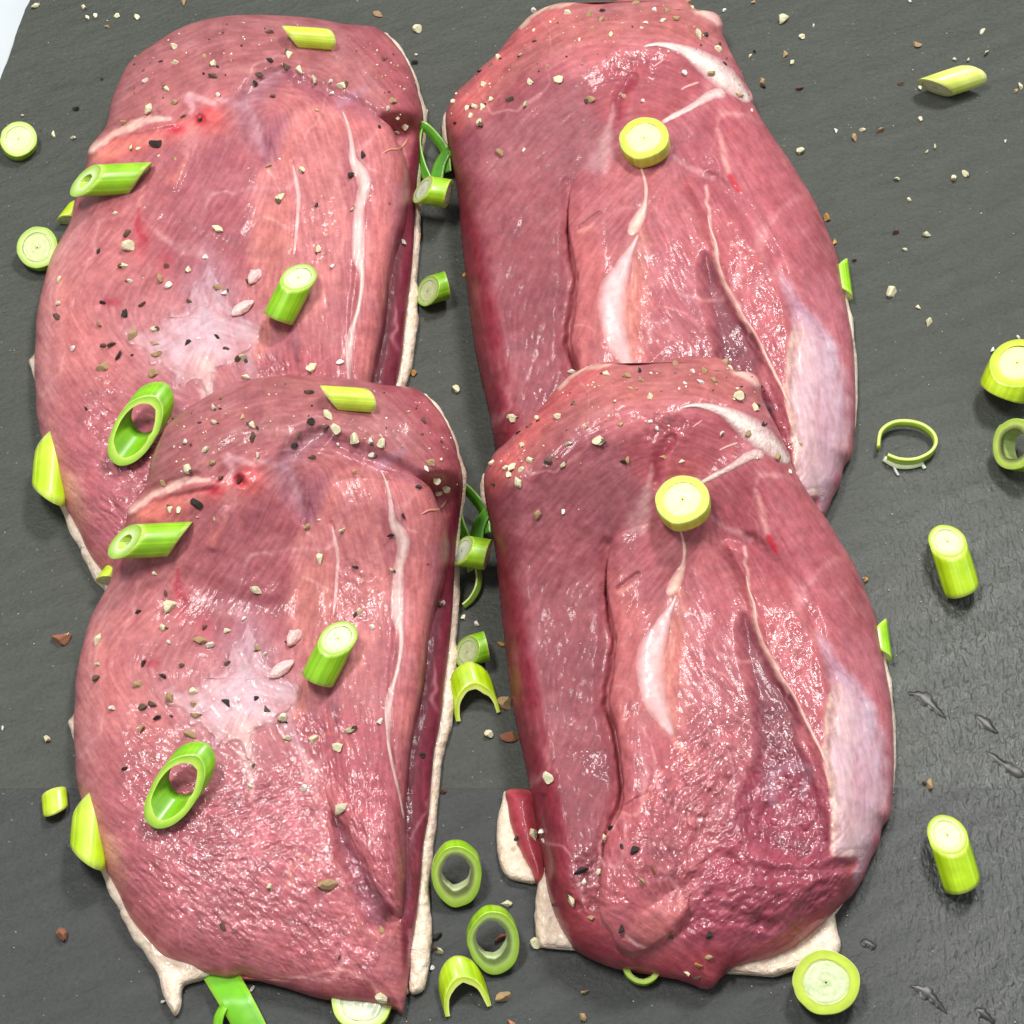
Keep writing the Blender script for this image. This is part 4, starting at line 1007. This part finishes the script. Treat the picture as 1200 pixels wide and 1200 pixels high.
rt = empty('spring_onion_piece', tuple(P(275, 1172, 0)), 'long flat green onion leaf under the bottom edge of the front left breast', 'spring onion', 'chopped spring onion')
leaf('green_skin', [(256, 1138, 2.2), (266, 1155, 3), (276, 1172, 4), (286, 1190, 3.5), (297, 1212, 2.5)], (1, -.1, .15), 8.2, rt, (112, 188, 24), .6, (.95, .9), (150, 206, 60))
leaf('green_skin', [(262, 1180, 3.5), (257, 1190, 3), (255, 1202, 2), (258, 1214, 1)], (.8, 0, .5), 2.6, rt, (128, 198, 34), .6)
standing('bit of green onion ring showing under the bottom edge of the front right breast', (752, 1133), (0, -.2, 1), 20, 3.0, 0, hollow=.7, outer=(170, 214, 24), inner=(206, 224, 130), seed=18)

# --- on and around the right breasts
both(lambda o, l: standing(l, (801 + o[0], 590 + o[1]), (-.16, -.1, 1), 29, 5.0, outer=(190, 212, 58), inner=(236, 236, 170), face=(214, 226, 80), tip=(196, 216, 66), seed=19), OFF_R,
     'pale lime onion disc lying on top of the front right breast', 'pale lime onion disc lying on top of the rear right breast')
both(lambda o, l: lying(l, (1028 + o[0], 738 + o[1]), (1032 + o[0], 768 + o[1]), 12, h=0, kA=(1.0, 0), kB=(-.6, 0), outer=(150, 206, 10), seed=20), OFF_R,
     'bright green onion chip behind the right edge of the front right breast', 'bright green onion chip behind the right edge of the rear right breast')
lying('upright bias-cut onion stub on the far slate, right of the front right breast', (1110, 634), (1127, 690), 21, h=0, lean=2.2, kA=(.15, 1.05), kB=(.2, .5), outer=(178, 214, 8), inner=(222, 230, 190), seed=21)
lying('upright bias-cut onion stub on the near slate at the right, below the seam', (1110, 978), (1127, 1034), 21, h=0, lean=2.2, kA=(.15, 1.05), kB=(.2, .5), outer=(178, 214, 8), inner=(222, 230, 190), seed=21)
lying('pale yellow-green onion wedge lying alone at the top right of the slate', (1096, 103), (1134, 90), 17, h=0, kA=(1.0, -.4), kB=(1.0, .4), outer=(206, 222, 90), tip=(222, 230, 130), seed=22)
lying('ribbed onion stub cut off by the right edge of the picture', (1192, 425), (1176, 459), 31, h=0, lean=2.5, kA=(0, .9), kB=(0, .2), outer=(190, 218, 24), inner=(228, 230, 170), face=(206, 222, 80), seed=23)
standing('hollow onion cup below the ribbed stub at the right edge', (1196, 522), (-.75, -.3, .75), 30, 6.5, 0, hollow=.6, outer=(166, 206, 40), inner=(196, 212, 140), wall=(170, 190, 110), seed=24)
rt = empty('spring_onion_piece', tuple(P(1063, 520, 0)), 'thin open onion ring with a torn fringe on the slate right of the breasts', 'spring onion', 'chopped spring onion')
leaf('green_skin', [(1029, 525, 2), (1032, 508, 2.2), (1045, 498, 2.4), (1062, 496, 2.4), (1080, 500, 2.4), (1093, 510, 2.2), (1096, 522, 2), (1088, 533, 2), (1072, 540, 2), (1054, 540, 2), (1040, 535, 2), (1032, 528, 2)][:11], (0, 0, 1), 2.6, rt, (168, 202, 62), .9, (1, 1), (200, 222, 110))
leaf('torn_fringe', [(1036, 537, .8), (1050, 545, .7), (1066, 546, .7), (1082, 542, .7)], (0, 1, .2), 1.6, rt, (188, 200, 160), .3)
leaf('torn_fringe', [(1047, 545, .6), (1050, 552, .4), (1053, 557, .3)], (1, 0, 0), .7, rt, (200, 206, 190), .3)
leaf('torn_fringe', [(1080, 543, .6), (1084, 549, .3)], (1, 0, 0), 1.0, rt, (190, 200, 170), .3)
standing('onion slice with white centre lying against the cream fat of the front right breast', (968, 1152), (-.12, -.32, 1), 34, 4.2, 1.5, outer=(186, 212, 44), inner=(212, 222, 180), face=(196, 214, 70), seed=25)

# ------------------------------------------------------------------ cracked pepper
FLP = '''250 478 11 p;234 495 6 k;251 495 10 p;284 489 7 t;295 497 10 p;301 501 6 k;296 511 11 b;217 516 9 w;240 527 9 p;220 549 14 p;249 542 10 t;260 559 8 b;192 566 9 t;302 534 9 w;229 590 16 k;199 596 9 p;208 597 7 p;231 606 4 w;251 608 6 t;350 509 10 b;345 521 10 k;365 535 9 b;361 460 12 b;363 493 11 k;205 489 8 t;280 563 9 k;361 616 10 t;374 609 4 w;374 654 13 p;301 691 13 p;181 672 7 p;194 695 11 b;199 709 18 p;161 717 8 k;385 486 13 p;381 500 10 b;396 504 13 p;415 517 14 p;434 517 8 w;447 522 12 p;436 532 8 w;396 520 5 w;496 492 8 b;507 541 12 t;500 549 7 w;512 562 10 p;522 572 10 p;512 578 9 p;491 571 7 k;472 604 10 k;459 627 12 k;400 622 10 p;416 664 7 k;459 668 8 p;420 716 9 p;417 720 6 k;502 660 5 r;543 552 11 p;417 552 6 t;519 706 9 w;191 735 11 p;197 752 8 w;115 750 13 p;240 734 8 b;234 750 16 t;244 755 10 w;266 739 9 p;286 724 7 w;167 777 8 k;212 780 10 b;192 792 12 k;161 802 13 t;199 816 17 t;226 809 11 p;114 794 12 b;115 778 9 p;166 827 10 b;177 825 12 b;166 852 15 t;185 840 13 k;201 839 5 k;227 826 10 t;229 839 14 t;224 860 14 t;132 830 8 w;146 901 8 k;267 776 9 b;302 759 12 t;299 763 6 k;310 766 9 w;266 823 11 k;301 818 9 k;312 831 9 b;280 820 6 w;329 841 14 p;335 846 6 k;335 864 10 p;365 866 11 p;297 897 8 b;294 921 9 p;410 856 14 p;398 875 13 p;444 846 8 w;437 734 8 w;495 885 8 k;510 896 8 k;357 922 9 w;400 947 18 p;385 1036 22 t;315 1039 9 p;398 1121 6 k;260 1085 10 b;449 1171 18 p;477 1162 10 p;493 1132 11 t;447 1090 10 t;336 752 6 k'''
FRP = '''710 437 11 p;735 440 12 t;750 435 11 k;751 445 10 t;739 455 7 t;761 463 9 p;790 426 11 t;812 434 8 w;827 435 12 t;821 447 9 w;837 445 12 t;802 449 6 w;796 455 5 w;672 471 7 b;629 489 10 p;631 492 6 k;620 499 8 b;608 506 8 k;655 487 9 p;611 522 9 p;687 500 7 t;727 497 7 t;667 519 10 p;702 515 14 p;577 541 8 p;592 548 8 p;600 547 12 p;610 549 8 p;597 557 8 p;621 539 9 p;640 539 12 b;608 565 13 p;660 545 11 p;735 538 14 t;731 541 8 k;579 567 6 k;631 602 14 t;659 599 6 w;770 501 7 w;762 494 6 w;777 535 8 t;799 540 6 w;850 424 12 t;856 431 8 p;864 463 13 p;872 463 8 k;886 479 11 p;889 475 7 k;895 497 8 k;877 509 15 t;846 507 9 w;911 535 11 t;926 552 7 w;645 913 14 p;714 971 9 k;708 981 9 p;729 991 7 k;744 996 13 k;681 1019 18 k;702 1022 9 p;753 1032 12 t;767 1020 9 r;670 1055 15 p;650 1061 8 k;692 1075 10 t;685 1034 8 w;729 1089 10 k;786 1097 10 b;831 1096 9 k;830 1122 10 t;817 1131 11 o;806 1141 10 p;817 1146 9 b;854 1135 9 k;900 1127 7 k'''
BOARD = '''42 6 10 p;98 8 9 p;102 20 7 p;111 17 7 p;138 17 8 p;162 20 8 p;125 31 7 t;215 2 11 t;119 92 5 k;88 127 9 k;26 135 6 p;62 157 7 p;87 161 9 p;47 152 4 r;443 15 12 t;488 32 13 p;484 72 10 k;487 64 6 p;486 437 10 o;533 455 11 p;543 724 7 p;558 730 8 w;562 780 9 t;590 822 20 t;574 861 11 p;597 861 17 r;588 755 9 o;519 927 9 b;515 1113 12 p;511 1098 12 k;507 1133 6 w;627 1103 14 p;592 1168 18 t;588 1097 13 r;595 1058 12 p;684 1163 11 t;684 1191 12 t;599 1199 8 r;600 491 12 p;670 435 9 w;625 11 9 w;919 21 18 p;939 42 8 p;920 64 9 t;928 72 8 p;953 30 4 w;938 103 10 b;1074 51 11 t;1057 97 9 b;1066 1 6 w;1151 36 8 p;1156 61 9 p;1118 69 7 p;1135 70 8 p;1079 102 6 p;1196 100 9 p;1191 106 7 t;1078 138 7 p;1032 151 11 t;1010 151 7 p;1002 161 11 t;980 153 6 w;936 177 11 p;1086 178 7 p;1096 172 8 p;1178 165 5 w;1052 209 10 p;1119 208 9 p;1133 203 11 p;1066 234 7 p;970 256 11 o;1051 270 11 b;1087 274 10 p;1061 292 6 p;978 284 7 o;1002 304 9 b;1046 339 16 p;1076 360 7 p;1088 376 12 p;1164 410 7 w;1193 395 6 w;894 95 12 t;894 100 9 k;885 60 7 k;879 65 6 p;849 11 7 w;883 2 7 t;1015 678 8 o;1089 918 12 t;1084 918 8 k;71 748 18 r;54 866 10 p;3 853 5 w;71 1092 18 r;191 1174 6 w;295 1160 8 w;545 322 8 o;624 977 14 p;636 975 8 w;637 985 6 w;604 984 8 k;1187 405 8 r;939 520 8 t'''
VARS = []
for k in range(9):
    bm = bmesh.new(); bmesh.ops.create_icosphere(bm, subdivisions=2, radius=1.0)
    rr = random.Random(k)
    for _ in range(8 + k % 4):            # crack it with a few flat breaks
        nrm = Vector((rr.uniform(-1, 1), rr.uniform(-1, 1), rr.uniform(-.6, 1))).normalized(); dd = rr.uniform(.28, .66)
        for v in bm.verts:
            q = v.co.dot(nrm) - dd
            if q > 0: v.co -= nrm * q
    for v in bm.verts: v.co *= 1 + rr.uniform(-.06, .06)
    vs = np.array([v.co[:] for v in bm.verts]) * np.array([1.35, .95 - .05 * (k % 4), .85]); fs = [[q.index for q in f.verts] for f in bm.faces]; bm.free()
    VARS.append((vs, fs))
MESHES = {}
def pepper_mesh(colour, k):
    if (colour, k) not in MESHES:
        me = bpy.data.meshes.new('pepper_crumb'); me.from_pydata([tuple(p) for p in VARS[k][0]], [], VARS[k][1]); me.materials.append(PEP[colour])
        if colour in 'pw' and k % 2 == 0:            # a patch of dark husk left on some
            me.materials.append(PEP['b'])
            for f in me.polygons:
                if f.center.x < -.45: f.material_index = 1
        MESHES[(colour, k)] = me
    return MESHES[(colour, k)]


WORD = {'p': 'cream', 'w': 'whitish', 't': 'tan', 'b': 'brown', 'k': 'black', 'r': 'reddish', 'o': 'orange'}
MARK_L = [('the red seam', 255, 575), ('the yellow-green onion', 408, 468), ('the hollow onion tube', 178, 633), ('the white-faced onion stub', 385, 768), ('the open onion ring', 212, 917),
          ('the silvery membrane', 270, 820), ('the white fat seam', 466, 690), ('the thin white sinew', 393, 665), ('the curled sinew', 508, 597), ('the left rim', 95, 830), ('the dark side ledge', 512, 800),
          ('the pointed near tip', 470, 1182), ('the mauve hollow', 345, 550), ('the far rim', 290, 450), ('the fat scraps', 336, 765), ('the fillet tip', 470, 1075)]
MARK_R = [('the lime onion disc', 801, 590), ('the curved fat seam', 872, 498), ('the far rim', 790, 422), ('the left corner', 572, 555), ('the pale tendon', 765, 780), ('the silvery side', 1010, 880),
          ('the dark left flank', 615, 800), ('the near rim', 815, 1152), ('the rounded fillet tip', 740, 1100), ('the wet ragged hollow', 900, 1000), ('the cream fat tab', 640, 1080)]
MARK_B = [('the white table corner', 30, 20), ('the far left onion slice', 22, 165), ('the tilted onion slice', 46, 292), ('the yellow-green wedge', 1115, 97), ('the ribbed onion stub', 1185, 440), ('the thin onion ring', 1063, 518),
          ('the onion leaf loop', 510, 180), ('the dark onion stub', 507, 339), ('the arched onion piece', 555, 808), ('the lowest onion arch', 550, 1155), ('the jagged onion ring', 535, 1023), ('the peppercorn ring', 578, 1101),
          ('the bright onion chip', 993, 327), ('the cream fat tab', 630, 1080), ('the slate seam', 60, 924), ('the slate seam', 1089, 926), ('the hidden onion slice', 424, 1180), ('the green leaf strip', 280, 1175)]
SIZE = lambda q: 'tiny ' if q <= 7 else 'small ' if q <= 9 else 'large ' if q >= 13 else ''
def crumb_label(u, v, sz, c, where):
    if 'left duck' in where: M = [(n, x + (OFF_L[0] if 'rear' in where else 0), y + (OFF_L[1] if 'rear' in where else 0)) for n, x, y in MARK_L]
    elif 'right duck' in where: M = [(n, x + (OFF_R[0] if 'rear' in where else 0), y + (OFF_R[1] if 'rear' in where else 0)) for n, x, y in MARK_R]
    else: M = MARK_B
    n, x, y = min(M, key=lambda m: (m[1] - u) ** 2 + (m[2] - v) ** 2)
    dx, dy = u - x, v - y
    rel = ('left of' if dx < 0 else 'right of') if abs(dx) > abs(dy) else ('above' if dy < 0 else 'below')
    if math.hypot(dx, dy) < 14: rel = 'at'
    return '%s%s pepper crumb %s, %s %s' % (SIZE(sz), WORD[c], where.replace('duck ', ''), rel, n)
crumbs = []
def parse(s): return [(float(a), float(b), float(c), d) for a, b, c, d in (t.split() for t in s.split(';'))]
def hidden(u, v, poly): return float(poly_sd(np.array(u), np.array(v), poly)) > -3
for (u, v, s, c) in parse(FLP):
    crumbs.append((u, v, s, c, 'on the front left duck breast'))
    if not hidden(u + OFF_L[0], v + OFF_L[1], FRONT_L): crumbs.append((u + OFF_L[0], v + OFF_L[1], s, c, 'on the rear left duck breast'))
for (u, v, s, c) in parse(FRP):
    crumbs.append((u, v, s, c, 'on the front right duck breast'))
    if not hidden(u + OFF_R[0], v + OFF_R[1], FRONT_R): crumbs.append((u + OFF_R[0], v + OFF_R[1], s, c, 'on the rear right duck breast'))
for (u, v, s, c) in parse(BOARD):
    crumbs.append((u, v, s, c, 'on the dark slate'))
crumbs.sort(key=lambda t: -t[2])
rest = []
for i, (u, v, s, c, where) in enumerate(crumbs):
    h = top_at(u, v)
    if where == 'on the dark slate':
        if h > 0: where = {True: 'stuck to a rear duck breast', False: 'stuck to a front duck breast'}[v < 520]
        elif 575 < u < 645 and 920 < v < 1040: h = 5
    r = s * .5 * PX * (.98 if c in 'bkt' else 1.1); k = random.randrange(9)
    loc = P(u, v, h + r / MM * .42)
    rot = (random.uniform(-.5, .5), random.uniform(-.5, .5), random.uniform(0, 6.28))
    if i < 295:
        o = bpy.data.objects.new('pepper_crumb', pepper_mesh(c, k)); COL.objects.link(o)
        o.location = Vector(loc); o.rotation_euler = rot; o.scale = (r, r, r)
        tag(o, crumb_label(u, v, s, c, where), 'pepper crumb', 'cracked pepper: %s, %s' % (WORD[c], where))
    else:
        rest.append((loc, rot, r, k, c))
from mathutils import Euler
V, F, MI, cols = [], [], [], list(PEP)
for (loc, rot, r, k, c) in rest:
    M = np.array(Euler(rot).to_matrix()); vs = VARS[k][0] @ M.T * r + loc
    F += [[i + len(V) for i in f] for f in VARS[k][1]]; MI += [cols.index(c)] * len(VARS[k][1]); V += list(vs)
# fine pepper dust scattered on slate and meat
for i in range(420):
    u, v = random.uniform(0, 1200), random.uniform(0, 1200); h = top_at(u, v)
    if h > 0 and random.random() < .75: continue
    r = random.uniform(.9, 1.9) * .5 * PX; k = random.randrange(9); loc = P(u, v, h + r / MM * .4)
    F += [[q + len(V) for q in f] for f in VARS[k][1]]; MI += [cols.index(random.choice('pwwwtb' if h == 0 else 'ptw'))] * len(VARS[k][1]); V += list(VARS[k][0] * r + loc)
edges = [[(200, 505), (235, 478), (300, 450), (380, 450), (450, 460), (500, 478), (525, 520)], [(585, 535), (640, 480), (690, 440), (760, 436), (830, 430), (880, 450), (905, 500)]]
for E_, offs in zip(edges, (OFF_L, OFF_R)):
    g = curve(E_, False, 10)
    for i in range(150):
        p = g[random.randrange(len(g))]; o = (0, 0) if i % 2 else offs
        u, v = p[0] + o[0] + random.gauss(0, 12), p[1] + o[1] + abs(random.gauss(8, 26)); h = top_at(u, v)
        if h <= 0: continue
        r = random.choice((1.6, 2, 2.4, 2.8, 3.6)) * .62 * PX; k = random.randrange(9); loc = P(u, v, h + r / MM * .4)
        M = np.array(Euler((random.uniform(0, 6), random.uniform(0, 6), random.uniform(0, 6))).to_matrix())
        F += [[q + len(V) for q in f] for f in VARS[k][1]]; MI += [cols.index(random.choice('ppwttbk'))] * len(VARS[k][1]); V += list(VARS[k][0] @ M.T * r + loc)
du = make_obj('pepper_dust', np.array(V), F, PEP['p'], smooth_shade=False)
for c in cols[1:]: du.data.materials.append(PEP[c])
du.data.polygons.foreach_set('material_index', np.array(MI, np.int32))
tag(du, 'fine dust of cracked pepper scattered over the slate and meat', 'pepper dust'); du['kind'] = 'stuff'

# ------------------------------------------------------------------ wet smears on the slate
m, nt, b = mat_new('wet_smear')
b.inputs['Base Color'].default_value = (.018, .016, .014, 1); b.inputs['Roughness'].default_value = .33; b.inputs['Specular IOR Level'].default_value = .35
SMEAR = m
def smear(pts, label):
    g = curve(pts, False, 8); n = len(g); T = np.gradient(g[:, :2], axis=0); T /= np.hypot(T[:, 0], T[:, 1])[:, None]; N = np.stack([-T[:, 1], T[:, 0]], -1)
    x = np.linspace(-1, 1, 9); s = np.linspace(0, 1, n); w = g[:, 2] * np.sqrt(np.clip(4 * s * (1 - s), .02, 1)) * (1 + .75 * fbm(s * 60 + g[0, 0], s * 0, 9, 301, 3)) * 1.15
    U = g[:, 0][:, None] + N[:, :1] * x * w[:, None]; V_ = g[:, 1][:, None] + N[:, 1:] * x * w[:, None]
    h = .22 * (1 - x ** 2)[None] * np.sqrt(np.clip(4 * s * (1 - s), 0, 1))[:, None] - .06 + .05 * fbm(U, V_, 9, 305, 2)
    q = P(U, V_, h); idx = np.arange(U.size).reshape(U.shape)
    f = np.stack([idx[:-1, :-1], idx[:-1, 1:], idx[1:, 1:], idx[1:, :-1]], -1).reshape(-1, 4)
    tag(make_obj('wet_smear', q.reshape(-1, 3), f, SMEAR), label, 'smear', 'dark wet smears on the slate')
smear([(1064, 812, 4), (1078, 815, 6), (1088, 822, 6), (1098, 832, 5), (1109, 842, 4)], 'longest dark wet smear on the far slate, right of the front right breast')
smear([(1142, 838, 3), (1152, 845, 5), (1164, 855, 4), (1170, 859, 2)], 'short dark wet smear on the far slate near the right edge')
smear([(1155, 880, 2), (1168, 890, 4), (1180, 898, 5), (1200, 910, 6)], 'dark wet smear running off the right edge just above the seam')
smear([(1066, 1155, 4), (1080, 1160, 6), (1090, 1167, 6), (1100, 1177, 5), (1110, 1188, 4)], 'longest dark wet smear on the near slate at the bottom')
smear([(1142, 1182, 3), (1152, 1188, 5), (1166, 1199, 4)], 'short dark wet smear at the bottom right corner of the near slate')
smear([(1008, 1104, 3), (1018, 1106, 5), (1026, 1112, 4)], 'small dark wet spot on the near slate right of the cream fat')
